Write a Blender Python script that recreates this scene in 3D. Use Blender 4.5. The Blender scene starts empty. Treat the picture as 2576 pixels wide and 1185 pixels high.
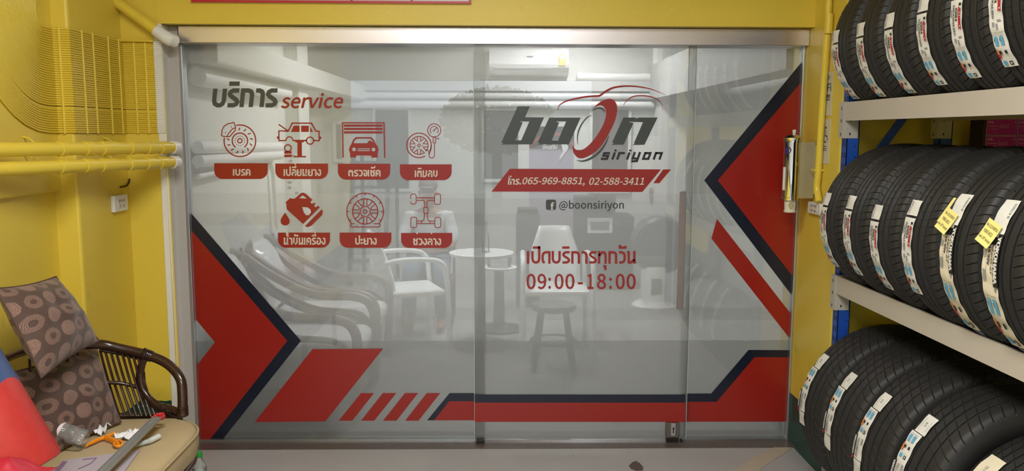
import bpy, math, random
from math import sin, cos, pi, radians as R, sqrt, floor
from mathutils import Vector, Matrix
from mathutils.geometry import tessellate_polygon
random.seed(7)
V = Vector
C = bpy.context.scene.collection
S = bpy.context.scene

# ---------------------------------------------------------------- camera (2576 x 1185)
F, CX, CY = 2087.0, 1288.0, 592.5
CAM = V((0, 0, 1.655))
th, ph, ro = R(1.04), R(7.02), R(0.17)
fwd = V((sin(th) * cos(ph), cos(th) * cos(ph), -sin(ph)))
rt0 = V((cos(th), -sin(th), 0))
up0 = rt0.cross(fwd)
UP = up0 * cos(ro) - rt0 * sin(ro)
RT = rt0 * cos(ro) + up0 * sin(ro)
cd = bpy.data.cameras.new('camera'); cam = bpy.data.objects.new('camera', cd); C.objects.link(cam)
M3 = Matrix((RT, UP, -fwd)).transposed()
cam.matrix_world = Matrix.Translation(CAM) @ M3.to_4x4()
cd.sensor_width = 36; cd.lens = 36 * F / 2576; cd.clip_end = 200
S.camera = cam

def ray(px, py):
    return fwd * F + RT * (px - CX) - UP * (py - CY)
def at_y(px, py, Y): d = ray(px, py); return CAM + d * ((Y - CAM.y) / d.y)
def at_x(px, py, X): d = ray(px, py); return CAM + d * ((X - CAM.x) / d.x)
def at_z(px, py, Z): d = ray(px, py); return CAM + d * ((Z - CAM.z) / d.z)

# ---------------------------------------------------------------- materials
def lin(c):
    c = c / 255.0
    return c / 12.92 if c <= 0.04045 else ((c + 0.055) / 1.055) ** 2.4
def rgb(r, g, b): return (lin(r), lin(g), lin(b), 1)
class N:
    def __init__(s, name):
        s.m = bpy.data.materials.new(name); s.m.use_nodes = True; s.t = s.m.node_tree; s.t.nodes.clear()
        s.out = s.t.nodes.new('ShaderNodeOutputMaterial')
    def n(s, typ, **k):
        a = s.t.nodes.new(typ)
        for q, v in k.items(): setattr(a, q, v)
        return a
    def l(s, a, b): s.t.links.new(a, b)
    def math(s, op, a, b=None, c=None):
        m = s.n('ShaderNodeMath', operation=op)
        for i, x in enumerate((a, b, c)):
            if x is None: continue
            if isinstance(x, (int, float)): m.inputs[i].default_value = x
            else: s.l(x, m.inputs[i])
        return m.outputs[0]
    def mix(s, f, a, b):
        m = s.n('ShaderNodeMix', data_type='RGBA')
        for i, x in ((0, f), (6, a), (7, b)):
            if isinstance(x, (int, float)): m.inputs[i].default_value = x
            elif isinstance(x, tuple): m.inputs[i].default_value = x
            else: s.l(x, m.inputs[i])
        return m.outputs[2]
def mat(name, col, rough=.5, metal=0.0, spec=.5, var=.0, vscale=8, bump=0.0, bscale=60, coat=0, trans=0, alpha=1, aniso=0, emit=None, estr=0, stretch=None, detail=4):
    k = N(name); p = k.n('ShaderNodeBsdfPrincipled'); k.l(p.outputs[0], k.out.inputs[0])
    p.inputs['Roughness'].default_value = rough; p.inputs['Metallic'].default_value = metal
    p.inputs['Specular IOR Level'].default_value = spec; p.inputs['Coat Weight'].default_value = coat
    p.inputs['Transmission Weight'].default_value = trans; p.inputs['Alpha'].default_value = alpha
    p.inputs['Anisotropic'].default_value = aniso
    p.inputs['Base Color'].default_value = col
    if emit: p.inputs['Emission Color'].default_value = emit; p.inputs['Emission Strength'].default_value = estr
    tc = k.n('ShaderNodeTexCoord'); mp = k.n('ShaderNodeMapping'); k.l(tc.outputs['Object'], mp.inputs[0])
    if stretch: mp.inputs['Scale'].default_value = stretch
    if var:
        nz = k.n('ShaderNodeTexNoise'); nz.inputs['Scale'].default_value = vscale; nz.inputs['Detail'].default_value = detail; k.l(mp.outputs[0], nz.inputs[0])
        f = k.math('MULTIPLY', k.math('SUBTRACT', nz.outputs[0], .5), 2 * var)
        f = k.math('ADD', f, 1.0)
        vm = k.n('ShaderNodeVectorMath', operation='SCALE'); vm.inputs[0].default_value = col[:3]; k.l(f, vm.inputs['Scale'])
        k.l(vm.outputs[0], p.inputs['Base Color'])
    if bump:
        nz = k.n('ShaderNodeTexNoise'); nz.inputs['Scale'].default_value = bscale; nz.inputs['Detail'].default_value = 3; k.l(mp.outputs[0], nz.inputs[0])
        b = k.n('ShaderNodeBump'); b.inputs['Strength'].default_value = bump; b.inputs['Distance'].default_value = .004; k.l(nz.outputs[0], b.inputs['Height']); k.l(b.outputs[0], p.inputs['Normal'])
    return k.m

YEL = (0.74, 0.565, 0.062, 1)
def wall_paint(name, zgreen):
    k = N(name); p = k.n('ShaderNodeBsdfPrincipled'); k.l(p.outputs[0], k.out.inputs[0]); p.inputs['Roughness'].default_value = .42
    g = k.n('ShaderNodeNewGeometry'); sp = k.n('ShaderNodeSeparateXYZ'); k.l(g.outputs['Position'], sp.inputs[0])
    nz = k.n('ShaderNodeTexNoise'); nz.inputs['Scale'].default_value = 2.2; nz.inputs['Detail'].default_value = 5; k.l(g.outputs['Position'], nz.inputs[0])
    y = k.mix(nz.outputs[0], (YEL[0] * .93, YEL[1] * .92, YEL[2], 1), (YEL[0] * 1.05, YEL[1] * 1.06, YEL[2] * 1.2, 1))
    # scuffs and fingermarks
    n2 = k.n('ShaderNodeTexNoise'); n2.inputs['Scale'].default_value = 9; n2.inputs['Detail'].default_value = 6; k.l(g.outputs['Position'], n2.inputs[0])
    s = k.math('MULTIPLY', k.math('SMOOTH_MIN', k.math('MAXIMUM', k.math('SUBTRACT', n2.outputs[0], .66), 0), .2, .05), 3)
    y = k.mix(s, y, (.30, .20, .05, 1))
    n3 = k.n('ShaderNodeTexNoise'); n3.inputs['Scale'].default_value = 30; k.l(g.outputs['Position'], n3.inputs[0])
    zz = k.math('ADD', sp.outputs[2], k.math('MULTIPLY', k.math('SUBTRACT', n3.outputs[0], .5), .012))
    y = k.mix(k.math('LESS_THAN', zz, zgreen), y, (.012, .055, .046, 1))
    k.l(y, p.inputs['Base Color'])
    n4 = k.n('ShaderNodeTexNoise'); n4.inputs['Scale'].default_value = 45; n4.inputs['Detail'].default_value = 6; k.l(g.outputs['Position'], n4.inputs[0])
    b = k.n('ShaderNodeBump'); b.inputs['Strength'].default_value = .16; b.inputs['Distance'].default_value = .004; k.l(n4.outputs[0], b.inputs['Height']); k.l(b.outputs[0], p.inputs['Normal'])
    return k.m
m_yel = wall_paint('yellow wall paint', .27)
m_yelpipe = mat('yellow painted pipe', (YEL[0], YEL[1], YEL[2], 1), .3, var=.05, vscale=12, bump=.08, bscale=30)
m_white = mat('white wall paint', rgb(226, 226, 222), .5, var=.03, vscale=3, bump=.05)
m_room = mat('interior white paint', rgb(206, 208, 204), .5, var=.02, vscale=2)
m_greyp = mat('jamb paint in shade', rgb(176, 172, 168), .45, var=.04, vscale=5)  # white jamb paint, its shade put into the grey colour
m_pvc = mat('white pvc', rgb(225, 226, 226), .35, var=.03)
m_alu = mat('aluminium', rgb(196, 200, 200), .3, .9, var=.03)
m_steel = mat('brushed steel', rgb(224, 219, 224), .27, 1.0, var=.05, vscale=14, stretch=(.6, 8, 26), aniso=.5, detail=6)
m_chrome = mat('chrome', rgb(225, 225, 228), .06, 1.0)
m_black = mat('black plastic', rgb(18, 18, 20), .5)
m_ceil = mat('ceiling paint', rgb(214, 212, 205), .6, var=.03)
def floor_mat(name, base):
    k = N(name); p = k.n('ShaderNodeBsdfPrincipled'); k.l(p.outputs[0], k.out.inputs[0]); p.inputs['Roughness'].default_value = .38
    g = k.n('ShaderNodeNewGeometry')
    n1 = k.n('ShaderNodeTexNoise'); n1.inputs['Scale'].default_value = 3; n1.inputs['Detail'].default_value = 8; k.l(g.outputs['Position'], n1.inputs[0])
    c = k.mix(n1.outputs[0], tuple(x * .86 for x in base[:3]) + (1,), tuple(min(1, x * 1.1) for x in base[:3]) + (1,))
    n2 = k.n('ShaderNodeTexNoise'); n2.inputs['Scale'].default_value = 40; n2.inputs['Detail'].default_value = 2; k.l(g.outputs['Position'], n2.inputs[0])
    c = k.mix(k.math('GREATER_THAN', n2.outputs[0], .735), c, (.11, .09, .08, 1))
    k.l(c, p.inputs['Base Color']); return k.m
m_floor = floor_mat('grey floor paint', (.40, .405, .415, 1))
m_tile = floor_mat('interior floor', (.33, .325, .315, 1))
m_sill = mat('brown granite sill', rgb(92, 80, 76), .25, var=.25, vscale=60)

def film(name, opac, col, refl=True):
    k = N(name)
    tr = k.n('ShaderNodeBsdfTransparent'); df = k.n('ShaderNodeBsdfDiffuse'); tl = k.n('ShaderNodeBsdfTranslucent')
    df.inputs[0].default_value = col; tl.inputs[0].default_value = col
    m1 = k.n('ShaderNodeMixShader'); m1.inputs[0].default_value = .5; k.l(df.outputs[0], m1.inputs[1]); k.l(tl.outputs[0], m1.inputs[2])
    m2 = k.n('ShaderNodeMixShader'); m2.inputs[0].default_value = opac; k.l(tr.outputs[0], m2.inputs[1]); k.l(m1.outputs[0], m2.inputs[2])
    k.l(m2.outputs[0], k.out.inputs[0]); return k.m
def glassm(name, tint):
    k = N(name)
    tr = k.n('ShaderNodeBsdfTransparent'); tr.inputs[0].default_value = tint
    gl = k.n('ShaderNodeBsdfGlossy'); gl.inputs['Roughness'].default_value = 0.0; gl.inputs[0].default_value = (1, 1, 1, 1)
    fr = k.n('ShaderNodeFresnel'); fr.inputs[0].default_value = 1.5
    m = k.n('ShaderNodeMixShader'); k.l(fr.outputs[0], m.inputs[0]); k.l(tr.outputs[0], m.inputs[1]); k.l(gl.outputs[0], m.inputs[2])
    k.l(m.outputs[0], k.out.inputs[0]); return k.m
m_glass = glassm('window glass', (.95, .955, .95, 1))
m_gedge = mat('glass edge', rgb(170, 185, 182), .2, spec=.6)
m_film = film('milky window film', .67, (.53, .53, .52, 1))
m_film_up = film('milky window film upper', .54, (.53, .53, .52, 1))
m_film2 = film('frosted film band', .30, (.64, .65, .635, 1))
m_film3 = film('frosted film lower', .55, (.42, .42, .415, 1))
def clearp(name):
    k = N(name); tr = k.n('ShaderNodeBsdfTransparent'); tr.inputs[0].default_value = (.93, .94, .94, 1)
    gl = k.n('ShaderNodeBsdfGlossy'); gl.inputs['Roughness'].default_value = .06; fr = k.n('ShaderNodeFresnel'); fr.inputs[0].default_value = 1.38
    df = k.n('ShaderNodeBsdfDiffuse'); df.inputs[0].default_value = (.8, .82, .82, 1)
    m0 = k.n('ShaderNodeMixShader'); m0.inputs[0].default_value = .2; k.l(tr.outputs[0], m0.inputs[1]); k.l(df.outputs[0], m0.inputs[2])
    m = k.n('ShaderNodeMixShader'); k.l(fr.outputs[0], m.inputs[0]); k.l(m0.outputs[0], m.inputs[1]); k.l(gl.outputs[0], m.inputs[2]); k.l(m.outputs[0], k.out.inputs[0]); return k.m
def vinyl(name, c, rough=.22): return mat(name, c, rough, spec=.5, bump=.10, bscale=220)
m_vred = vinyl('red vinyl', rgb(148, 34, 26))
m_vnavy = vinyl('navy vinyl', rgb(24, 29, 46))
m_vgrey = vinyl('dark grey vinyl', rgb(66, 72, 72))
m_vblack = vinyl('black vinyl', rgb(34, 34, 38))
m_vtxt = vinyl('dark text vinyl', rgb(58, 62, 66))
m_vpale = vinyl('pale lettering vinyl', rgb(206, 196, 186))
m_vcut = film('bare film cut out', .8, (.72, .72, .69, 1))

# ---------------------------------------------------------------- mesh building
class MB:
    def __init__(s): s.v = []; s.f = []; s.m = []; s.uv = None; s.smooth = False
    def add(s, vs, fs, mi=0):
        o = len(s.v); s.v += [tuple(v) for v in vs]; s.f += [tuple(i + o for i in f) for f in fs]; s.m += [mi] * len(fs); return s
    def box(s, a, b, mi=0):
        x0, y0, z0 = [min(p, q) for p, q in zip(a, b)]; x1, y1, z1 = [max(p, q) for p, q in zip(a, b)]
        return s.add([(x0, y0, z0), (x1, y0, z0), (x1, y1, z0), (x0, y1, z0), (x0, y0, z1), (x1, y0, z1), (x1, y1, z1), (x0, y1, z1)],
                     [(0, 3, 2, 1), (4, 5, 6, 7), (0, 1, 5, 4), (1, 2, 6, 5), (2, 3, 7, 6), (3, 0, 4, 7)], mi)
    def obox(s, c, ax, sz, mi=0):   # oriented box
        ax = [V(a).normalized() * (q / 2) for a, q in zip(ax, sz)]; c = V(c)
        P = [c + ax[0] * i + ax[1] * j + ax[2] * k for k in (-1, 1) for j in (-1, 1) for i in (-1, 1)]
        return s.add(P, [(0, 2, 3, 1), (4, 5, 7, 6), (0, 1, 5, 4), (1, 3, 7, 5), (3, 2, 6, 7), (2, 0, 4, 6)], mi)
    def tube(s, pts, r, n=12, mi=0, caps=True, flat=1.0):
        pts = [V(p) for p in pts]; s.smooth = True
        rr = r if isinstance(r, (list, tuple)) else [r] * len(pts)
        t = [(pts[min(i + 1, len(pts) - 1)] - pts[max(i - 1, 0)]).normalized() for i in range(len(pts))]
        a = V((0, 0, 1)) if abs(t[0].z) < .9 else V((1, 0, 0))
        u = (a - t[0] * a.dot(t[0])).normalized(); vs = []
        for i, p in enumerate(pts):
            u = (u - t[i] * u.dot(t[i])).normalized(); w = t[i].cross(u)
            for k in range(n):
                an = 2 * pi * k / n; vs.append(p + u * (rr[i] * cos(an)) + w * (rr[i] * sin(an) * flat))
        fs = [(i * n + k, i * n + (k + 1) % n, (i + 1) * n + (k + 1) % n, (i + 1) * n + k) for i in range(len(pts) - 1) for k in range(n)]
        if caps: fs += [tuple(range(n))[::-1], tuple((len(pts) - 1) * n + k for k in range(n))]
        return s.add(vs, fs, mi)
    def lathe(s, prof, n=24, o=(0, 0, 0), ax=(0, 0, 1), mi=0, sx=1, sy=1, closed=False):
        s.smooth = True; q = V((0, 0, 1)).rotation_difference(V(ax)); o = V(o)
        vs = [o + q @ V((r * cos(2 * pi * k / n) * sx, r * sin(2 * pi * k / n) * sy, z)) for r, z in prof for k in range(n)]
        m = len(prof)
        fs = [(i * n + k, i * n + (k + 1) % n, ((i + 1) % m) * n + (k + 1) % n, ((i + 1) % m) * n + k) for i in range(m if closed else m - 1) for k in range(n)]
        if not closed:
            if prof[0][0] > 1e-5: fs.append(tuple(range(n))[::-1])
            if prof[-1][0] > 1e-5: fs.append(tuple((m - 1) * n + k for k in range(n)))
        return s.add(vs, fs, mi)
    def ball(s, c, r, n=16, mi=0):
        rx, ry, rz = r if isinstance(r, tuple) else (r, r, r); s.smooth = True; vs = []; k = n // 2
        for i in range(k + 1):
            for j in range(n):
                a = pi * i / k; b = 2 * pi * j / n; vs.append((c[0] + rx * sin(a) * cos(b), c[1] + ry * sin(a) * sin(b), c[2] + rz * cos(a)))
        return s.add(vs, [(i * n + j, (i + 1) * n + j, (i + 1) * n + (j + 1) % n, i * n + (j + 1) % n) for i in range(k) for j in range(n)], mi)
    def prism(s, poly, d, mi=0):    # planar polygon (3d points) pushed along d
        n = len(poly); a = [V(p) for p in poly]; b = [p + V(d) for p in a]
        tr = tessellate_polygon([a])
        fs = [tuple(t) for t in tr] + [tuple(i + n for i in t[::-1]) for t in tr] + [(i, (i + 1) % n, n + (i + 1) % n, n + i) for i in range(n)]
        return s.add(a + b, fs, mi)
    def flat(s, loops, mi=0):       # polygon with holes
        L = [[V(p) for p in l] for l in loops]; vs = [p for l in L for p in l]
        return s.add(vs, [tuple(t) for t in tessellate_polygon(L)], mi)

def mesh(name, mb, mats):
    me = bpy.data.meshes.new(name); me.from_pydata(mb.v, [], mb.f)
    mats = mats if isinstance(mats, (list, tuple)) else [mats]
    for m in mats: me.materials.append(m)
    if len(mats) > 1: me.polygons.foreach_set('material_index', mb.m)
    if mb.uv:
        ul = me.uv_layers.new(name='UVMap')
        for l in me.loops: ul.data[l.index].uv = mb.uv[l.vertex_index]
    me.update()
    if mb.smooth:
        me.polygons.foreach_set('use_smooth', [True] * len(me.polygons)); me.set_sharp_from_angle(angle=R(38))
    return me
def obj(name, mb, mats, parent=None, bevel=0, local=False, **k):
    me = mb if isinstance(mb, bpy.types.Mesh) else mesh(name, mb, mats)
    o = bpy.data.objects.new(name, me); C.objects.link(o)
    if parent:
        o.parent = parent
        if not local: o.matrix_parent_inverse = (Matrix.Translation(parent.location) @ parent.rotation_euler.to_matrix().to_4x4()).inverted()
    if bevel:
        b = o.modifiers.new('bevel', 'BEVEL'); b.width = bevel; b.segments = 2; b.limit_method = 'ANGLE'; b.angle_limit = R(40)
    if k: tag(o, **k)
    return o
def tag(o, label=None, cat=None, group=None, kind=None):
    if label: o['label'] = label
    if cat: o['category'] = cat
    if group: o['group'] = group
    if kind: o['kind'] = kind
    return o
def thing(name, label, cat, loc=(0, 0, 0), group=None, kind=None):
    o = bpy.data.objects.new(name, None); C.objects.link(o); o.location = loc; o.empty_display_size = .1
    return tag(o, label, cat, group, kind)
def struct(name, mb, m, **k):
    o = obj(name, mb, m, **k); o['kind'] = 'structure'; return o
def copy_tree(o, parent=None):
    c = o.copy(); C.objects.link(c)
    if parent: c.parent = parent
    for ch in [x for x in C.objects if x.parent == o]: copy_tree(ch, c)
    return c
def arc(c, r, a0, a1, n, ax='xz'):
    return [(c[0] + r * cos(R(a0 + (a1 - a0) * i / n)), c[1] + r * sin(R(a0 + (a1 - a0) * i / n))) for i in range(n + 1)]
def smoothp(P, k=6):  # catmull-rom
    P = [V(p) for p in P]; o = []
    for i in range(len(P) - 1):
        a, b, c, d = P[max(i - 1, 0)], P[i], P[i + 1], P[min(i + 2, len(P) - 1)]
        for j in range(k):
            t = j / k; o.append(.5 * ((2 * b) + (c - a) * t + (2 * a - 5 * b + 4 * c - d) * t * t + (3 * b - a - 3 * c + d) * t ** 3))
    return o + [P[-1]]
def ribbon(P, w, closed=False):    # 2-D stroke outline quads -> list of (verts,faces)
    P = [V((p[0], p[1])) for p in P]; n = len(P); L = []; Rr = []
    for i in range(n):
        a = P[i - 1] if (i > 0 or closed) else None; b = P[(i + 1) % n] if (i < n - 1 or closed) else None
        d1 = (P[i] - a).normalized() if a is not None else None; d2 = (b - P[i]).normalized() if b is not None else None
        if d1 is None: d1 = d2
        if d2 is None: d2 = d1
        n1 = V((-d1.y, d1.x)); n2 = V((-d2.y, d2.x)); m = n1 + n2
        if m.length < .3: m = n1
        m.normalize(); k = w / 2 / max(.45, m.dot(n1)); L.append(P[i] + m * k); Rr.append(P[i] - m * k)
    vs = L + Rr; q = range(n if closed else n - 1)
    return vs, [(i, (i + 1) % n, n + (i + 1) % n, n + i) for i in q]
_fc = {}
import os
FONT = None
for _n in ('Noto Sans CJK Regular.woff2', 'Inter.woff2'):      # fonts that ship with Blender itself
    try:
        FONT = bpy.data.fonts.load(os.path.join(bpy.utils.resource_path('LOCAL'), 'datafiles', 'fonts', _n)); break
    except Exception: pass
def text2d(body, bold=0.0, shear=0.0):
    key = (body, bold, shear)
    if key not in _fc:
        cu = bpy.data.curves.new('t', 'FONT'); cu.body = body
        if FONT: cu.font = FONT
        cu.offset = bold; cu.shear = shear; cu.resolution_u = 3
        o = bpy.data.objects.new('t', cu); me = bpy.data.meshes.new_from_object(o)
        vs = [(v.co.x, v.co.y) for v in me.vertices]; fs = [tuple(p.vertices) for p in me.polygons]
        bpy.data.objects.remove(o); bpy.data.curves.remove(cu); bpy.data.meshes.remove(me)
        x0 = min(v[0] for v in vs); x1 = max(v[0] for v in vs); y0 = min(v[1] for v in vs); y1 = max(v[1] for v in vs)
        _fc[key] = (vs, fs, (x0, y0, x1, y1))
    return _fc[key]
def put_text(mb, body, fn, x0, x1, ybase, ytop, bold=0, shear=0, mi=0):
    """fits the text into x0..x1; ybase/ytop are where its lowest / highest ink goes; fn maps (x,y) to 3-D"""
    vs, fs, (a, b, c, d) = text2d(body, 0, shear)
    k = bold * .85 * (abs(ytop - ybase)); sg = 1 if x1 > x0 else -1
    if bold < .005: L = [(0, 0)]
    else: L = [(-k, 0), (k, 0), (0, k), (0, -k), (0, 0)]
    p0 = fn(x0, ybase); e = abs(x1 - x0) * .05; nn = (fn(x0 + e, ybase) - p0).cross(fn(x0, ybase + (ytop - ybase) * .3) - p0).normalized()
    if (nn.dot(CAM - p0) < 0) if abs(p0.y) > 1 else (nn.dot(V((p0.x, 0, p0.z))) < 0): nn = -nn
    for q, (ox, oy) in enumerate(L):
      mb.add([nn * (q * .00015) + fn(ox + x0 + k * sg + (x - a) / (c - a) * (x1 - x0 - 2 * k * sg), oy + ybase + (y - b) / (d - b) * (ytop - ybase)) for x, y in vs], fs, mi)
    return
    mb.add([fn(x0 + (x - a) / (c - a) * (x1 - x0), ybase + (y - b) / (d - b) * (ytop - ybase)) for x, y in vs], fs, mi)
# Thai letters without loops, as strokes: (advance, [polylines])
TH = {
 'บ': (.78, [[(.1,1),(.1,.35),(.16,.18),(.3,.1),(.44,.1),(.56,.18),(.62,.35),(.62,1)]]),
 'ป': (.78, [[(.1,1),(.1,.35),(.16,.18),(.3,.1),(.44,.1),(.56,.18),(.62,.35),(.62,1.38)]]),
 'ร': (.70, [[(.62,.9),(.3,.9),(.17,.82),(.13,.7),(.2,.6),(.5,.4),(.57,.28),(.52,.16),(.38,.1),(.06,.1)]]),
 'ก': (.80, [[(.12,0),(.12,.9),(.42,.9),(.56,.84),(.62,.7),(.62,0)]]),
 'า': (.55, [[(.02,.9),(.22,.9),(.34,.84),(.4,.7),(.4,0)]]),
 'เ': (.34, [[(.1,1),(.1,0)]]),
 'ค': (.78, [[(.1,0),(.1,.65),(.17,.84),(.3,.9),(.44,.9),(.56,.82),(.62,.65),(.62,0)],[(.1,.2),(.3,.36),(.34,.58)]]),
 'ต': (.78, [[(.24,.1),(.12,.16),(.1,.35),(.1,.65),(.16,.86),(.3,.86),(.36,.74),(.42,.86),(.56,.84),(.62,.65),(.62,0)]]),
 'ด': (.78, [[(.26,.06),(.13,.16),(.1,.35),(.1,.62),(.17,.82),(.32,.9),(.62,.9),(.62,0)]]),
 'ว': (.62, [[(.04,.9),(.28,.9),(.42,.82),(.48,.65),(.48,.35),(.42,.18),(.28,.1),(.06,.1)]]),
 'จ': (.66, [[(.04,.9),(.3,.9),(.46,.82),(.52,.65),(.52,.35),(.46,.16),(.3,.1),(.2,.14),(.2,.46),(.04,.46)]]),
 'ช': (.76, [[(.02,.9),(.2,.88),(.14,.62),(.14,.3),(.2,.12),(.5,.1),(.56,.25),(.56,.55),(.4,.68),(.5,.78),(.68,.98)]]),
 'ล': (.78, [[(.12,.84),(.3,.9),(.46,.9),(.58,.8),(.62,.62),(.62,0)],[(.62,.5),(.3,.54),(.14,.42),(.12,.2),(.26,.1)]]),
 'ม': (.82, [[(.04,.9),(.17,.9),(.17,.1),(.42,.1),(.62,.3),(.62,1)],[(.04,.1),(.3,.1)]]),
 'น': (.84, [[(.04,.9),(.17,.9),(.17,.1),(.34,.1),(.6,.34),(.6,1)],[(.6,.34),(.6,.1),(.74,.1)]]),
 'ย': (.78, [[(.26,.9),(.12,.86),(.1,.68),(.2,.54),(.38,.54)],[(.22,.52),(.1,.42),(.1,.28),(.18,.1),(.54,.1),(.62,.25),(.62,1)]]),
 'ง': (.64, [[(.22,.9),(.46,.86),(.5,.7),(.5,.24),(.4,.1),(.26,.1),(.18,.2),(.02,.5)]]),
 'อ': (.76, [[(.12,.84),(.3,.9),(.44,.9),(.56,.82),(.6,.65),(.6,.35),(.54,.16),(.4,.1),(.26,.1),(.14,.16),(.12,.5),(.3,.5)]]),
 'ะ': (.44, [[(.06,.82),(.14,.68),(.34,.8)],[(.06,.32),(.14,.18),(.34,.3)]]),
 'ท': (.80, [[(.12,0),(.12,1)],[(.12,.62),(.36,.9),(.52,.88),(.62,.72),(.62,0)]]),
 'โ': (.36, [[(.12,0),(.12,1.3),(.28,1.42),(.44,1.42)],[(-.02,1.42),(.2,1.3)]]),
 'ิ': (0, [[(-.66,1.27),(-.1,1.27)]]), 'ี': (0, [[(-.66,1.27),(-.16,1.27),(-.16,1.5)]]),
 'ื': (0, [[(-.66,1.27),(-.14,1.27),(-.14,1.5)],[(-.34,1.27),(-.34,1.48)]]),
 '่': (0, [[(-.2,1.62),(-.2,1.86)]]), '้': (0, [[(-.42,1.72),(-.3,1.72),(-.34,1.56),(-.08,1.66)]]),
 'ั': (0, [[(-.5,1.48),(-.5,1.27),(-.1,1.27),(-.06,1.4)]]), '็': (0, [[(-.55,1.2),(-.55,1.36),(-.35,1.3),(-.15,1.36),(-.05,1.55)]]),
 'ํ': (0, [[(-.3,1.2),(-.16,1.2),(-.16,1.36),(-.3,1.36),(-.3,1.2)]]),
 'ุ': (0, [[(-.36,-.2),(-.2,-.2),(-.2,-.5)]]),
 'ษ': (.8, [[(.1,1),(.1,.3),(.2,.1),(.5,.1),(.62,.3),(.62,1)],[(.3,.5),(.72,.6)]]), 'ไ': (.36, [[(.12,0),(.12,1.3),(.3,1.4)]]), 'ห': (.8, [[(.12,0),(.12,1)],[(.12,.4),(.5,.6),(.62,.9)],[(.5,.6),(.62,.3),(.62,0)]]), 'ถ': (.78, [[(.14,.1),(.12,.5),(.1,.65),(.2,.86),(.36,.9),(.54,.84),(.62,.65),(.62,0)]]),
}
def thai(mb, s, fn, x0, x1, ybase, ytop, w=.2, shear=0, mi=0):
    x = 0; parts = []
    for ch in s:
        adv, pl = TH[ch]
        for p in pl: parts.append([(x + a, b) for a, b in p])
        x += adv
    x -= .08
    for p in parts:
        vs, fs = ribbon(p, w)
        mb.add([fn(x0 + (a.x + shear * a.y) / x * (x1 - x0), ybase + a.y * (ytop - ybase)) for a in vs], fs, mi)
# ================================================================= the setting
XR, XL, YG = 1.585, -1.656, 4.34
CZ = 3.1
def wallbox(name, a, b, m, bevel=0): return struct(name, MB().box(a, b), m, bevel=bevel)
struct('floor', MB().box((-4, -2.6, -.2), (4.2, 4.213, 0)), m_floor)
struct('floor_interior', MB().box((-4, 4.47, -.2), (4.2, 10.4, 0)), m_tile)
struct('floor_street', MB().box((-14, -30, -.25), (14, -2.6, -.06)), mat('asphalt', rgb(120, 118, 114), .9, var=.15, vscale=3))
struct('trim_1', MB().box((XL - .1, 4.213, -.2), (XR + .1, 4.47, .003)), m_sill)      # granite threshold
# left wall in plan: side face, pilaster, side face, second pilaster
def plan(pts, z0, z1):
    mb = MB(); mb.prism([(x, y, z0) for x, y in pts], (0, 0, z1 - z0)); return mb
struct('wall_left', plan([(-1.955, -2.6), (-1.955, 3.7), (-1.853, 3.7), (-1.853, 4.21), (XL, 4.21), (XL, 4.5), (-2.4, 4.5), (-2.4, -2.6)], 0, CZ), m_yel, bevel=.012)
struct('trim_2', MB().box((-1.692, 4.205, 0), (XL + .003, 4.5, 2.186)), m_white, bevel=.004)
lg = at_x(0, 500, -1.93); lg2 = at_x(160, 484, -1.93)
struct('trim_3', MB().box((-1.99, 1.6, 1.395), (-1.925, 3.71, 3.0)), m_yel, bevel=.01)
struct('wall_front', MB().box((-1.846, 4.2094, 2.186), (XR + .3, 4.5, CZ)), m_yel)
struct('wall_right', plan([(XR, 4.5), (XR, 3.83), (2.42, 3.83), (2.42, -2.6), (2.9, -2.6), (2.9, 4.5)], 0, CZ), m_yel, bevel=.008)
struct('ceiling', MB().box((-2.4, -2.6, CZ), (2.9, 4.5, CZ + .15)), m_ceil)
struct('wall_rear', MB().box((-1.955, -2.6, 2.35), (2.42, -2.45, CZ)), m_ceil)
struct('ceiling_beam', MB().box((-2.0, .7, CZ - .25), (2.42, .95, CZ)), m_ceil)
struct('ceiling_beam', MB().box((-2.0, -1.6, CZ - .25), (2.42, -1.4, CZ)), m_ceil)
# interior room behind the glass
struct('wall_back', MB().box((-3.2, 9.6, 0), (3.3, 9.9, 3.0)), m_room)
struct('wall_interior_left', plan([(-1.66, 4.5), (-1.66, 6.6), (-1.55, 6.6), (-1.55, 6.95), (-1.98, 6.95), (-1.98, 9.6), (-3.2, 9.6), (-3.2, 4.5)], 0, 3.0), m_room, bevel=.01)
struct('wall_interior_right', plan([(3.3, 4.5), (2.6, 4.5), (2.6, 9.6), (3.3, 9.6)], 0, 3.0), m_room)
struct('ceiling_interior', MB().box((-3.2, 4.5, 3.0), (3.3, 9.9, 3.1)), m_room)
struct('trim_4', MB().box((-1.66, 4.5, 2.02), (-1.48, 9.6, 2.18)), m_room, bevel=.01)
struct('trim_5', MB().box((-1.98, 9.45, 2.13), (1.9, 9.6, 2.24)), mat('beam grey', rgb(190, 190, 188), .6))
struct('trim_6', MB().box((1.72, 5.0, 2.04), (1.98, 9.6, 2.42)), mat('beam light grey', rgb(168, 168, 166), .6))
struct('trim_7', MB().box((1.80, 9.2, 0), (2.1, 9.6, 3.0)), m_room)
m_dkwin = mat('dark opening', rgb(70, 72, 78), .25)
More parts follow.
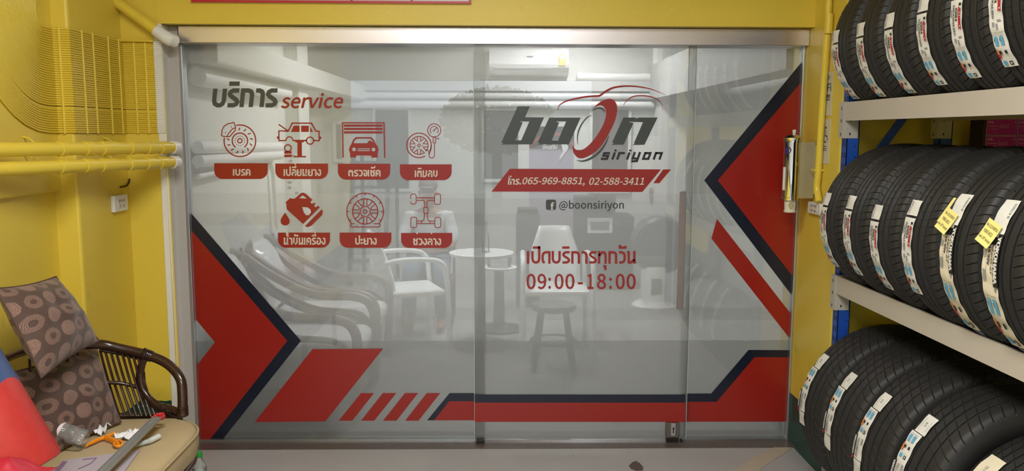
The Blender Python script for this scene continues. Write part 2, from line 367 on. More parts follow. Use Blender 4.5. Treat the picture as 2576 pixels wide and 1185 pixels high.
for i, (x0, y0, x1, y1) in enumerate([(945, 277, 1030, 474), (1218, 278, 1303, 450), (1490, 276, 1576, 478), (846, 312, 862, 400)]):
    a = at_y(x0, y0, 9.6); b = at_y(x1, y1, 9.6)
    w = thing('window_%d' % (i + 4), None, None, (a.x, 9.58, b.z), kind='structure')
    obj('pane', MB().box((a.x, 9.575, b.z), (b.x, 9.59, a.z)), m_dkwin, w)
    f = MB(); t = .035
    f.box((a.x - t, 9.55, b.z - t), (a.x, 9.6, a.z + t)).box((b.x, 9.55, b.z - t), (b.x + t, 9.6, a.z + t)).box((a.x, 9.55, a.z), (b.x, 9.6, a.z + t)).box((a.x, 9.55, b.z - t), (b.x, 9.6, b.z))
    obj('window_frame', f, m_room, w)

# ================================================================= steel header, glass panels
hz0, hz1 = at_y(1200, 111, 4.27).z, 2.184
struct('trim_8', MB().box((XL + .06, 4.27, hz0), (XR, 4.43, hz1)), m_steel, bevel=.003)
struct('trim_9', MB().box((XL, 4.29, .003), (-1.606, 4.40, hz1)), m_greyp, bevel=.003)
struct('trim_10', MB().box((-1.612, 4.315, .003), (-1.598, 4.372, hz0)), m_alu, bevel=.002)
struct('trim_11', MB().box((XR - .012, 4.315, .003), (XR, 4.372, hz0)), m_alu, bevel=.002)
struct('trim_12', MB().box((-1.6, 4.325, .003), (-.067, 4.365, .012)), m_alu)
struct('trim_13', MB().box((.99, 4.325, .003), (XR - .012, 4.365, .012)), m_alu)

m_filmt = film('light frosted film', .14, (.64, .65, .635, 1))
def zof(py, Y): return at_y(1250, py, Y).z
def panel(name, kind, x0, x1, Y, z0, z1):
    w = thing(name, None, None, ((x0 + x1) / 2, Y, z0), kind=kind)
    obj('glass_pane', MB().box((x0, Y, z0), (x1, Y + .01, z1)), m_glass, w)
    e = MB()
    for xx in (x0, x1): e.box((xx - .0015, Y - .0005, z0), (xx + .0015, Y + .0105, z1))
    obj('polished_edge', e, m_gedge, w)
    q = lambda n, a, b, m, d: obj(n, MB().add([(x0 + .002, Y + .0106 + d, a), (x1 - .002, Y + .0106 + d, a), (x1 - .002, Y + .0106 + d, b), (x0 + .002, Y + .0106 + d, b)], [(0, 1, 2, 3)]), m, w)
    q('window_film', z0, zof(487, Y), m_film, .0)
    q('window_film', zof(487, Y), z1, m_film_up, .0)
    for a, b in ((537, 567), (775, 807)): q('frosted_band', zof(b, Y), zof(a, Y), m_film2, .0006)
    q('frosted_band', z0, zof(858, Y), m_film3, .0006)
    return w
WL = panel('window_1', 'structure', -1.604, -.067, YG, .012, hz0 + .005)
WD = panel('door_1', 'structure', -.12, 1.020, 4.30, .016, hz0 + .005)
WR = panel('window_2', 'structure', .99, XR - .004, YG, .012, hz0 + .005)
YL, YD = YG - .0012, 4.30 - .0012
def FL(x, y): return at_y(x, y, YL)
def FD(x, y): return at_y(x, y, YD)
def FR(x, y): return at_y(x, y, YL)
def vin(name, fn, loops, m, parent, mb=None):
    mb = mb or MB(); mb.flat([[fn(*p) for p in l] for l in loops]); return obj(name, mb, m, parent) if name else mb
# ---- left panel ribbons
vin('navy_chevron', FL, [[(480.5, 536), (757, 857.5), (560.5, 1105), (528.5, 1105), (722.6, 857.5), (482, 580)]], m_vnavy, WL)
vin('red_chevron', FL, [[(482, 580), (722.6, 857.5), (528.5, 1105), (503.4, 1105), (497, 917), (540.5, 861), (493, 804)]], m_vred, WL)
vin('red_slanted_panel', FL, [[(786, 878.5), (964, 877), (818.5, 1060), (640.5, 1062)]], m_vred, WL)
for (a, b, c, d) in ((908, 941, 886, 852), (963, 997, 941.5, 908), (1018.5, 1052, 997.5, 963.5), (1073.5, 1107.7, 1053, 1019)):
    vin('red_slash', FL, [[(a, 989), (b, 989), (c, 1058.5), (d, 1058.5)]], m_vred, WL)
XE = 1208
vin('navy_stripe', FL, [[(1131, 989), (XE, 989), (XE, 1009.5), (1130, 1009.5), (1092, 1057.5), (1074.5, 1057.5)]], m_vnavy, WL)
vin('red_stripe', FL, [[(1130, 1009.5), (XE, 1009.5), (XE, 1057.5), (1092, 1057.5)]], m_vred, WL)
# ---- door stripes
vin('navy_stripe', FD, [[(1194, 992.4), (1724, 992.4), (1724, 1013), (1194, 1013)]], m_vnavy, WD)
vin('red_stripe', FD, [[(1194, 1013), (1724, 1013), (1724, 1061.5), (1194, 1061.5)]], m_vred, WD)
# ---- right panel
vin('navy_stripe', FR, [[(1712, 990), (1789, 990), (1883, 880.4), (1987.5, 881), (1986.5, 899), (1898, 898.7), (1803, 1011), (1712, 1011)]], m_vnavy, WR)
vin('red_stripe', FR, [[(1712, 1011), (1803, 1011), (1898, 898.7), (1986.5, 899), (1980.5, 1061), (1712, 1061)]], m_vred, WR)
vin('navy_chevron', FR, [[(2019.5, 152.7), (2018, 204), (1805.7, 453.6), (1992.5, 693), (1991, 742), (1771.5, 453.6)]], m_vnavy, WR)
vin('red_chevron', FR, [[(2018, 204), (1992.5, 693), (1805.7, 453.6)]], m_vred, WR)
vin('red_slash', FR, [[(1803.5, 550.6), (1990, 790), (1987, 852), (1789.6, 600)]], m_vred, WR)

# ---- heading
mb = MB(); thai(mb, 'บริการ', FL, 532.3, 694, 269.5, 223, w=.235, shear=.10); obj('thai_heading', mb, m_vgrey, WL)
mb = MB(); put_text(mb, 'service', FL, 706.2, 863.4, 271.8, 235, bold=.035, shear=.22); obj('service_heading', mb, m_vred, WL)
# ---- badges
def badge(x0, x1, y0, y1, word, tx0, tx1, yb, yt, fn=FL):
    r = 21; P = [(x0, y0), (x1, y0), (x1, y1 - r)] + [(x1 - r + r * cos(R(a)), y1 - r + r * sin(R(a))) for a in range(10, 90, 10)] + [(x1 - r, y1), (x0 + r, y1)] + [(x0 + r - r * cos(R(a)), y1 - r + r * sin(R(a))) for a in range(80, 0, -10)] + [(x0, y1 - r)]
    o = vin('badge', fn, [P], m_vred, WL)
    mb = MB(); f2 = lambda x, y: fn(x, y) - V((0, .0005, 0)); thai(mb, word, f2, tx0, tx1, yb, yt, w=.2); obj('badge_lettering', mb, m_vpale, o)
badge(538.9, 673.5, 410.7, 450.4, 'เบรค', 586, 630, 442, 425.3)
badge(692.4, 825.3, 411.5, 450.6, 'เปลี่ยนยาง', 713.4, 807, 442.8, 425.6)
badge(849.8, 981.6, 412, 452, 'ตรวจเช็ค', 876, 957, 444, 427.4)
badge(1006, 1136.3, 413.4, 453.3, 'เติมลม', 1043.4, 1101, 445.7, 428.5)
badge(699, 830.2, 585.2, 623.2, 'นํ้ามันเครื่อง', 712.9, 818.2, 615.5, 597.7)
badge(854.3, 984.6, 585.2, 623.4, 'ปะยาง', 893.6, 947, 615.5, 598.6)
badge(1009, 1137.7, 586, 624, 'ช่วงล่าง', 1039, 1109, 616.8, 599.5)
# ---- pictograms
class IC:
    def __init__(s, ox, oy, sc, fn=FL): s.o = (ox, oy, sc); s.fn = fn; s.mb = MB()
    def t(s, p): return s.fn(s.o[0] + p[0] / s.o[2], s.o[1] + p[1] / s.o[2])
    def st(s, P, w, closed=False):
        vs, fs = ribbon(P, w, closed); s.mb.add([s.t((a.x, a.y)) for a in vs], fs); return s
    def circ(s, cx, cy, r, w, a0=0, a1=360, n=48, rx=None):
        P = [((cx + (rx or r) * cos(R(a0 + (a1 - a0) * i / n))), cy + r * sin(R(a0 + (a1 - a0) * i / n))) for i in range(n + (a1 - a0 < 360))]
        return s.st(P, w, a1 - a0 >= 360)
    def disc(s, cx, cy, r, n=20): return s.fill([[(cx + r * cos(2 * pi * i / n), cy + r * sin(2 * pi * i / n)) for i in range(n)]])
    def fill(s, loops): s.mb.flat([[s.t(p) for p in l] for l in loops]); return s
    def rr(s, x0, y0, x1, y1, r, w):
        P = []
        for cx, cy, a in ((x1 - r, y0 + r, -90), (x1 - r, y1 - r, 0), (x0 + r, y1 - r, 90), (x0 + r, y0 + r, 180)):
            P += [(cx + r * cos(R(a + b)), cy + r * sin(R(a + b))) for b in (0, 30, 60, 90)]
        return s.st(P, w, True)
    def done(s, name, m=None, parent=None): return obj(name, s.mb, m or m_vred, parent or WL)
# 1 brake disc
i = IC(530, 290, 6.97); cx, cy = 512, 447
i.circ(cx, cy, 277, 22, -103, 191, 60)
i.circ(cx, cy, 135, 22, -236, 56, 40)
i.circ(cx, cy, 38, 20)
for k in range(13): a = R(-90 + k * 27.7); i.disc(cx + 84 * cos(a), cy + 84 * sin(a), 10, 8)
for k, a in enumerate(range(-93, 215, 28)):
    x, y = cx + 205 * cos(R(a)), cy + 205 * sin(R(a)); b = R(a + 24); i.st([(x - 27 * cos(b), y - 27 * sin(b)), (x + 27 * cos(b), y + 27 * sin(b))], 20)
i.st([(402, 122), (436, 195), (432, 262), (330, 375), (215, 370), (185, 345), (200, 300), (193, 270), (235, 190), (310, 145), (345, 142)], 18, True)
i.st([(290, 372), (300, 335), (385, 235), (432, 218)], 18); i.disc(360, 205, 11, 8); i.disc(260, 305, 11, 8)
i.done('brake_disc_pictogram')
# 2 car on lift
i = IC(530, 290, 6.97)
i.st([(1335, 275), (1195, 275), (1197, 445), (1325, 443)], 22).st([(1190, 158), (1355, 275)], 22)
i.st([(1300, 278), (1360, 278), (1430, 138), (1765, 138), (1845, 280), (1900, 280), (1902, 445), (1800, 443)], 24)
i.circ(1380, 435, 58, 20, 180, 360, 20); i.circ(1742, 445, 62, 22)
i.st([(1437, 443), (1685, 443)], 26); i.fill([[(1405, 292), (1455, 182), (1557, 182), (1557, 292)]]); i.fill([[(1585, 182), (1720, 182), (1720, 292), (1585, 292)]]); i.fill([[(1745, 200), (1795, 292), (1745, 292)]])
i.fill([[(1163, 370), (1190, 370), (1190, 412), (1163, 412)]]); i.fill([[(1908, 372), (1938, 372), (1938, 418), (1908, 418)]])
i.fill([[(1478, 455), (1638, 455), (1625, 475), (1598, 478), (1600, 712), (1672, 712), (1672, 738), (1455, 738), (1455, 712), (1520, 712), (1520, 478), (1490, 475)]])
i.circ(1353, 575, 58, 22); i.fill([[(1290, 630), (1420, 630), (1420, 675), (1290, 675)]]); i.fill([[(1290, 690), (1420, 690), (1420, 735), (1290, 735)]])
i.done('car_on_lift_pictogram')
# 3 car in garage
i = IC(840, 290, 6.97)
i.st([(160, 740), (150, 133), (878, 133), (890, 745)], 24)
for y in (182, 240, 300): i.st([(175, y), (853, y)], 38)
body = [(285, 740), (285, 680), (262, 600), (280, 545), (305, 505), (335, 430), (385, 382), (650, 382), (705, 430), (735, 505), (765, 545), (782, 600), (765, 680), (765, 742), (660, 742), (655, 708), (390, 705), (388, 740)]
win = [(345, 490), (365, 440), (405, 410), (640, 410), (680, 450), (700, 495), (685, 475), (650, 448), (610, 448), (582, 490)]
def cl(x, y, r): return [(x + r * cos(2 * pi * k / 20), y + r * sin(2 * pi * k / 20)) for k in range(20)]
i.fill([body, win, cl(352, 597, 34), cl(692, 600, 34), [(415, 580), (630, 580), (630, 597), (415, 597)], [(415, 612), (630, 612), (630, 628), (415, 628)]])
i.done('car_in_garage_pictogram')
# 4 wheel and pressure gauge
i = IC(840, 290, 6.97)
i.circ(1492, 528, 215, 18, -300, 30, 60).circ(1492, 528, 158, 15, -310, 40, 50).circ(1492, 528, 24, 14)
i.st([(1492 + 158 * cos(R(40)), 528 + 158 * sin(R(40))), (1640, 605), (1665, 640), (1664, 680)], 15)
for k in range(8):
    a = k * 45 + 22.5
    P = [(1492 + r * cos(R(a + d)), 528 + r * sin(R(a + d))) for r, d in ((152, -13), (78, 0), (152, 13))]; i.st(P, 14)
for k in range(4): i.disc(1492 + 62 * cos(R(k * 90)), 528 + 62 * sin(R(k * 90)), 9, 8)
i.circ(1758, 265, 115, 15).circ(1758, 265, 70, 13, 135, 405, 30).circ(1752, 268, 14, 10).st([(1760, 258), (1800, 218)], 14)
i.rr(1738, 388, 1785, 485, 8, 14).disc(1762, 450, 8, 8).st([(1788, 410), (1838, 410)], 12).st([(1836, 392), (1836, 428)], 12)
i.st([(1764, 488), (1764, 700), (1745, 745), (1710, 750), (1675, 735), (1668, 690), (1700, 600), (1700, 540)], 14)
i.done('tyre_gauge_pictogram')
# 5 oil can
i = IC(690, 470, 5.6)
drop = [(390, 285), (470, 290), (510, 320), (518, 360), (490, 400), (450, 402), (420, 370)]
hand = [(350, 160), (400, 118), (460, 165)]
i.fill([[(158, 220), (225, 155), (245, 168), (290, 165), (370, 92), (405, 82), (440, 95), (540, 185), (515, 205), (512, 225), (530, 240), (570, 222), (582, 238), (562, 262), (572, 285), (595, 285), (615, 262), (640, 290), (405, 525), (180, 320), (170, 285), (170, 245)], drop, hand])
i.fill([[(670, 315), (685, 350), (672, 400), (520, 550), (470, 568), (430, 555)]])
i.fill([[(150, 362), (190, 420), (218, 470), (212, 515), (180, 542), (135, 545), (98, 520), (86, 475), (105, 430)]])
i.done('oil_can_pictogram')
# 6 flat tyre
i = IC(690, 470, 5.6)
i.circ(1280, 347, 258, 14, -220, 40, 60).circ(1280, 347, 178, 14).circ(1280, 347, 72, 13).circ(1278, 348, 26, 13)
i.st([(1082, 512), (1090, 520), (1135, 520)], 12).st([(1478, 512), (1470, 520), (1400, 520)], 12)
i.st([(1090, 520), (1075, 530), (1073, 550), (1090, 566), (1475, 566), (1490, 550), (1488, 530), (1470, 518)], 13); i.st([(1158, 552), (1170, 535)], 10)
for k in range(8):
    a = k * 45 + 22.5; P = [(1280 + r * cos(R(a + d)), 347 + r * sin(R(a + d))) for r, d in ((176, -14), (104, -11), (92, -4), (92, 4), (104, 11), (176, 14))]; i.st(P, 13)
for a in range(-210, 31, 30): i.st([(1280 + r * cos(R(a)), 347 + r * sin(R(a))) for r in (258, 225)], 12)
i.done('flat_tyre_pictogram')
# 7 chassis
i = IC(690, 470, 5.6)
i.rr(2258, 100, 2342, 248, 24, 11).rr(1922, 428, 2006, 575, 24, 11).rr(2262, 430, 2345, 575, 24, 11)
i.st([(1920, 165), (1920, 120), (1940, 100), (1980, 100), (1998, 120), (1998, 225), (1980, 243), (1940, 243), (1922, 225), (1920, 208)], 11)
i.st([(2005, 155), (2255, 155)], 14).st([(2005, 190), (2100, 190), (2118, 208), (2118, 285)], 11).st([(2255, 190), (2170, 190), (2150, 208), (2150, 285)], 11)
i.rr(2105, 290, 2165, 372, 6, 11).st([(2118, 378), (2105, 470), (2078, 480), (2075, 515)], 11).st([(2152, 378), (2165, 470), (2190, 480), (2195, 515)], 11).st([(2005, 483), (2075, 483)], 11).st([(2195, 483), (2262, 483)], 11).st([(2005, 518), (2262, 518)], 12)
i.done('chassis_pictogram')

# ---- door graphics: shop emblem
i = IC(1250, 250, 7.404, FD)
bl = [(388, 130), (613, 130), (525, 332), (880, 336), (655, 838), (120, 838), (68, 846), (118, 822), (85, 795)]
bh = [(430, 412), (605, 412), (452, 765), (342, 762), (480, 432)]
i.fill([bl, bh])
i.fill([[(975, 340), (1562, 340), (1338, 838), (800, 838), (752, 845), (798, 822), (765, 795)], [(1095, 412), (1290, 412), (1140, 768), (1020, 765), (1160, 432)]])
i.done('emblem_letter', m_vgrey, WD)
i = IC(1430, 200, 5.385, FD)
i.fill([[(745, 515), (930, 515), (905, 540), (935, 522), (950, 515), (1208, 515), (1030, 885), (890, 888), (862, 890), (895, 875), (888, 860), (1010, 578), (815, 573), (880, 592), (750, 882), (615, 885), (578, 890), (615, 870), (592, 852)]])
i.done('emblem_letter', m_vgrey, WD)
i = IC(1430, 200, 5.385, FD)   # the red swoosh wheel
outer = smoothp([(325, 395, 0), (400, 325, 0), (480, 280, 0), (560, 260, 0), (620, 285, 0), (655, 345, 0), (660, 430, 0), (630, 560, 0), (565, 700, 0), (480, 850, 0), (400, 950, 0), (300, 1025, 0), (200, 1066, 0), (130, 1060, 0), (80, 1010, 0), (58, 950, 0), (60, 885, 0)], 4)
inner = smoothp([(60, 885, 0), (85, 935, 0), (125, 955, 0), (200, 945, 0), (280, 885, 0), (360, 795, 0), (430, 690, 0), (480, 590, 0), (508, 490, 0), (505, 420, 0), (480, 370, 0), (440, 352, 0), (390, 362, 0), (325, 395, 0)], 4)
i.fill([[(p.x, p.y) for p in outer] + [(p.x, p.y) for p in inner[1:-1]]])
i.done('emblem_red_wheel', m_vred, WD)
def sliver(i, pts, w):    # tapered stroke
    P = smoothp([(x, y, 0) for x, y in pts], 5); n = len(P); A = []; B = []
    for k in range(n):
        d = (P[min(k + 1, n - 1)] - P[max(k - 1, 0)]).normalized(); nn = V((-d.y, d.x, 0)); t = k / (n - 1); ww = w * (sin(pi * min(1, max(0, t))) ** .7) / 2 + .8
        A.append(P[k] + nn * ww); B.append(P[k] - nn * ww)
    vs = A + B; i.mb.add([i.t((a.x, a.y)) for a in vs], [(k, k + 1, n + k + 1, n + k) for k in range(n - 1)])
i = IC(1430, 200, 5.385, FD)
sliver(i, [(318, 422), (380, 392), (440, 390), (480, 415), (488, 450)], 22)
sliver(i, [(320, 488), (260, 510), (190, 590), (140, 690), (122, 790), (130, 885)], 18)
sliver(i, [(110, 1096), (200, 1105), (310, 1065), (420, 980), (500, 870), (550, 755)], 30)
i.done('emblem_grey_arc', m_vgrey, WD)  # dark grey vinyl arcs around the red wheel
i = IC(1430, 200, 5.385, FD)
sliver(i, [(-145, 422), (-130, 360), (-90, 325), (0, 283), (200, 240), (340, 226), (424, 218), (500, 165), (600, 115), (730, 92), (860, 90), (1000, 105), (1150, 140), (1320, 210)], 26)
sliver(i, [(742, 355), (790, 285), (880, 230), (1000, 220), (1120, 235), (1220, 280), (1282, 362)], 15)
i.done('emblem_car_outline', m_vred, WD)
i = IC(1430, 200, 5.385, FD)   # siriyon
def sk(P, w=30): i.st([(x - (y - 1030) * .36 + 0, y) for x, y in P], w)
x = 460
def seg(P): sk([(x + a, 1075 - b) for a, b in P], 30)
seg([(92, 78), (14, 78), (14, 42), (78, 42), (78, 0), (-4, 0)]); x = 600
seg([(14, 88), (14, -10)]); seg([(14, 125), (14, 100)]); x = 665
seg([(14, 92), (14, -10)]); seg([(14, 78), (88, 78)]); x = 800
seg([(14, 88), (14, -10)]); seg([(14, 125), (14, 100)]); x = 870
seg([(14, 92), (14, 4), (70, 4)]); seg([(84, 92), (84, -30), (10, -34)]); x = 1015
seg([(14, 90), (14, 0), (84, 0), (84, 78), (14, 78)]); x = 1160
seg([(14, 92), (14, -10)]); seg([(14, 78), (92, 78), (92, -10)])
i.done('emblem_wordmark', m_vblack, WD)
# phone banner
o = vin('phone_banner', FD, [[(1282.5, 424.6), (1663, 426.2), (1616, 483), (1236.5, 482)]], m_vred, WD)
fd2 = lambda x, y: FD(x, y) - V((0, .0005, 0))
mb = MB(); thai(mb, 'โทร', fd2, 1277, 1305, 464.5, 450, w=.22, shear=.12); put_text(mb, '.', fd2, 1307, 1311, 464.4, 460.6, bold=.02)
put_text(mb, '065-969-8851,', fd2, 1314, 1471, 467.5, 446.6, bold=.028, shear=.22); put_text(mb, '02-588-3411', fd2, 1482, 1620, 464.8, 447, bold=.028, shear=.22)
obj('phone_lettering', mb, m_vpale, o)
vin('banner_slash', FD, [[(1668.4, 426.2), (1688.4, 426.2), (1658.7, 461), (1643.5, 461)]], m_vred, WD)
i = IC(1220, 400, 5.152, FD)
P = []
for cx_, cy_, a in ((897, 552, -90), (897, 635, 0), (815, 635, 90), (815, 552, 180)): P += [(cx_ + 25 * cos(R(a + b)), cy_ + 25 * sin(R(a + b))) for b in (0, 30, 60, 90)]
i.fill([P]); o = i.done('social_badge', m_vgrey, WD)
mb = MB(); put_text(mb, 'f', fd2, 1384.5, 1394.5, 527.5, 509.5, bold=.05); obj('badge_lettering', mb, m_vpale, o)
mb = MB(); put_text(mb, '@boonsiriyon', FD, 1406.3, 1569.4, 530.5, 504.6, bold=.018); obj('social_lettering', mb, m_vtxt, WD)
mb = MB(); thai(mb, 'เปิดบริการทุกวัน', FD, 1325, 1601, 663.5, 631.5, w=.185); obj('thai_opening_lettering', mb, m_vred, WD)
mb = MB()
for ch, a, b in (('0', 1324.3, 1347.7), ('9', 1352, 1374.5), ('0', 1395, 1418), ('0', 1422, 1445.5), ('8', 1501.5, 1525), ('0', 1548.7, 1572), ('0', 1576, 1599.5)): put_text(mb, ch, FD, a, b, 727, 689.5, bold=.03)
put_text(mb, '1', FD, 1477.5, 1493.5, 726.5, 690, bold=.03); put_text(mb, ':', FD, 1379.3, 1386, 726.5, 699, bold=.03); put_text(mb, ':', FD, 1532.7, 1539.5, 726.5, 699, bold=.03); put_text(mb, '-', FD, 1453.5, 1466.5, 715.5, 710, bold=.02)
obj('hours_lettering', mb, m_vred, WD)

# ---- door furniture
a = FD(1707, 480); b = FD(1712, 773); hx = FD(1704, 620).x
h = obj('handle', MB().box((hx - .004, 4.238, b.z), (hx + .026, 4.262, a.z)), mat('handle steel', rgb(160, 150, 150), .3, .9), WD, bevel=.002)
for z in (a.z - .045, b.z + .045): obj('handle_mount', MB().lathe([(.009, 0), (.009, .04)], 16, (hx + .011, 4.262, z), (0, 1, 0)), m_steel, h)
a = at_y(1676, 1063, 4.29); b = at_y(1708.5, 1109, 4.29)
lk = obj('lock', MB().box((a.x, 4.284, .03), (b.x, 4.3, a.z)).box((a.x, 4.31, .03), (b.x, 4.326, a.z)), mat('lock steel', rgb(128, 122, 118), .3, .85), WD, bevel=.002)
lm = MB(); xm = (a.x + b.x) / 2; zm = (a.z + .03) / 2
lm.box((xm - .011, 4.281, zm - .03), (xm + .013, 4.285, zm + .042)); obj('lock_plate', lm, m_chrome, lk, bevel=.001)
obj('keyhole', MB().lathe([(.005, 0), (.005, .003)], 14, (xm + .002, 4.2785, zm + .012), (0, 1, 0)).box((xm - .001, 4.279, zm - .014), (xm + .004, 4.2815, zm + .008)), m_black, lk)
obj('lock_bolt_plate', MB().box((a.x + .004, 4.287, .005), (b.x - .004, 4.322, .03)), mat('dark steel', rgb(60, 54, 50), .4, .8), lk)  # narrow dark steel plate under the lock case
g = at_y(1208, 1107, 4.29)
obj('floor_guide', MB().box((g.x - .02, 4.275, .003), (g.x + .022, 4.335, .024)), m_black, WD, bevel=.002)
g = at_y(1714, 1107, 4.29)
obj('floor_guide', MB().box((g.x - .006, 4.29, .003), (g.x + .008, 4.335, .016)), m_black, WD, bevel=.002)

# ================================================================= left wall: cables, pipes, conduit, socket
n = 46; zt, zb = 2.097, 1.655
for j in range(n):
    t = j / (n - 1); z = zt - (zt - zb) * t
    if 34 <= j <= 34: z -= .003
    d = .0058; wob = lambda: random.uniform(-.0003, .0003)
    P = [(-1.6935, 4.21 - d, z)]
    for x in (-1.71, -1.74, -1.78, -1.82): P.append((x, 4.21 - d + wob() * .5, z + wob()))
    P += [(-1.853 + d, 4.21 - d, z)]
    for y in (4.12, 4.02, 3.92, 3.82, 3.74): P.append((-1.853 + d + wob() * .5, y, z + wob()))
    P += [(-1.853 + d, 3.70 - d, z), (-1.9, 3.70 - d, z), (-1.925 + d, 3.695 - d, z)]
    rr_ = .05 + .46 * t; c = (3.66 - .05, 2.12 + .03)
    # quarter turn upwards on the side wall
    zc = z + rr_
    for k in range(0, 10):
        a = R(90 * k / 9); P.append((-1.925 + d, 3.62 - rr_ * sin(a), zc - rr_ * cos(a)))
    P.append((-1.925 + d, 3.62 - rr_, 2.98))
    cb = obj('cable', MB().tube(P, .0046, 6), m_yelpipe)
    pos = 'topmost' if j == 0 else 'lowest' if j == n - 1 else None
    tag(cb, label=('yellow painted cable, %s of the flat band clipped along the left wall' % pos) if pos else 'yellow painted cable inside the flat band of cables clipped along the left wall', cat='cable', group='painted cables banded along the left wall')
for k, (x, y, ax) in enumerate([(-1.735, 4.205, 0), (-1.79, 4.205, 0), (-1.848, 4.16, 1), (-1.848, 4.05, 1), (-1.848, 3.9, 1), (-1.848, 3.8, 1), (-1.89, 3.695, 0)]):
    a, b = ((x - .005, y - .0085, zb - .008), (x + .005, y + .004, zt + .008)) if ax == 0 else ((x - .004, y - .005, zb - .008), (x + .0072, y + .005, zt + .008))
    tag(obj('cable_strap', MB().box(a, b), m_yelpipe, bevel=.003), 'thin yellow painted strap across the cable band', 'strap', 'straps holding the painted cable band')
wb = MB()
for j in range(n): z = zt - (zt - zb) * j / (n - 1); wb.tube([(-1.693, 4.2035, z), (-1.655, 4.2035, z)], .0054, 6)
# white painted ends of the band stay the wall's own white strip
struct('trim_14', wb, m_white)
thc = obj('conduit', MB().tube([at_y(268, -40, 4.19), at_y(270, 40, 4.19), at_y(273, 85, 4.19), at_y(281, 99, 4.19), at_y(300, 101, 4.185), at_y(385, 103, 4.185)], .006, 8), m_yelpipe)
tag(thc, 'thin yellow painted cable dropping down the wall beside the cable band', 'cable')

def pipe_run(name, label, p0, p1, r, joints, parentcat='pipe', ends=True):
    t = obj(name, MB().tube([p0, p1], r, 20), m_yelpipe); tag(t, label, parentcat)
    d = (V(p1) - V(p0)); L = d.length; d.normalize()
    for s, w in joints: 
        c = V(p0) + d * s; obj('coupling', MB().tube([c - d * w / 2, c + d * w / 2], r * 1.13, 20), m_yelpipe, t)
    if ends: obj('pipe_end', MB().tube([V(p1) - d * .03, V(p1) + d * .012], r * 1.16, 20), m_pvc, t)['label'] = 'white end collar'
    return t
a1 = at_y(441, 371, 4.165); a0 = at_x(-40, 377, -1.87); b1 = at_y(441, 408, 4.165); b0 = at_x(-40, 427, -1.87)
L = (a1 - a0).length
jo = [(L - .2, .05), (L - .48, .09), (L - .6, .05), (L - .33, .03), (L - .75, .03), (L - .1, .05)]
pipe_run('water_pipe', 'upper of two thick yellow pipes running level along the left wall', a0, a1, .027, jo)
pipe_run('water_pipe', 'lower of two thick yellow pipes running level along the left wall', b0, b1, .027, jo)
for (px, py) in ((262, 356), (62, 356), (262, 396), (62, 399)):
    c = at_x(px, py, -1.85 if px > 200 else -1.92)
    tag(obj('pipe_hook', MB().tube([c + V((-.01, 0, .02)), c + V((.02, 0, .012)), c + V((.045, 0, -.01)), c + V((.02, 0, -.03))], .004, 8), m_yelpipe), 'small bent hook holding a thick yellow pipe to the left wall', 'hook', 'pipe hooks on the left wall')
# slanting drain pipe top left
q = [at_y(x, y, 4.17) for x, y in ((270, -40), (292, 2), (312, 18), (396, 79), (404, 84))]
dp = obj('drain_pipe', MB().tube(smoothp(q, 4), .0265, 20), m_yelpipe); tag(dp, 'yellow pipe slanting down to the top left corner of the glass front', 'pipe')
dd = (q[3] - q[2]).normalized()
obj('pipe_collar', MB().tube([q[3] - dd * .01, q[3] + dd * .05], .030, 20), m_pvc, dp)['label'] = 'white collar'
obj('pipe_elbow', MB().tube([q[3] + dd * .045, q[3] + dd * .06 + V((.012, 0, -.004)), q[3] + dd * .065 + V((.02, .025, -.004))], .032, 20), m_pvc, dp)['label'] = 'white elbow at the wall'
ck = obj('crack_patch', MB().tube([at_x(303, 471, -1.847), at_x(318, 468, -1.847), at_x(324, 460, -1.847), at_x(326, 450, -1.847)], .004, 6), mat('dark crack', rgb(60, 45, 20), .8)); tag(ck, 'short dark curved wire stub sticking out above the left wall socket', 'wire')
def socket(name, label, px0, px1, py0, py1, X, nx):
    a = at_x(px0, py0, X); b = at_x(px1, py1, X); y0, y1 = sorted((a.y, b.y)); z0, z1 = sorted((a.z, b.z)); w = y1 - y0
    t = thing(name, label, 'socket', (X, (y0 + y1) / 2, (z0 + z1) / 2))
    obj('plate', MB().box((X, y0, z0), (X + nx * .02, y1, z1)), m_pvc, t, bevel=.004)
    ins = obj('outlet', MB().box((X + nx * .02, y0 + w * .2, z0 + .018), (X + nx * .023, y1 - w * .2, z1 - .018)), mat('outlet insert', rgb(214, 212, 206), .35), t, bevel=.001)
    for fy in (.36, .62):
        for dy, dz in ((-.06, .012), (.06, .012), (0, -.012)):
            yy = y0 + w * (fy + dy); zz = (z0 + z1) / 2 + dz; obj('slot', MB().box((X + nx * .0225, yy - .0018, zz - .005), (X + nx * .0238, yy + .0018, zz + .005)), m_black, ins)
    return t
socket('wall_socket', 'white double wall socket on the yellow wall at the left', 277, 313, 493, 528, -1.853, 1)
socket('wall_socket', 'white double wall socket on the yellow wall right of the door, under a conduit', 2042, 2072, 506, 543, XR, -1)

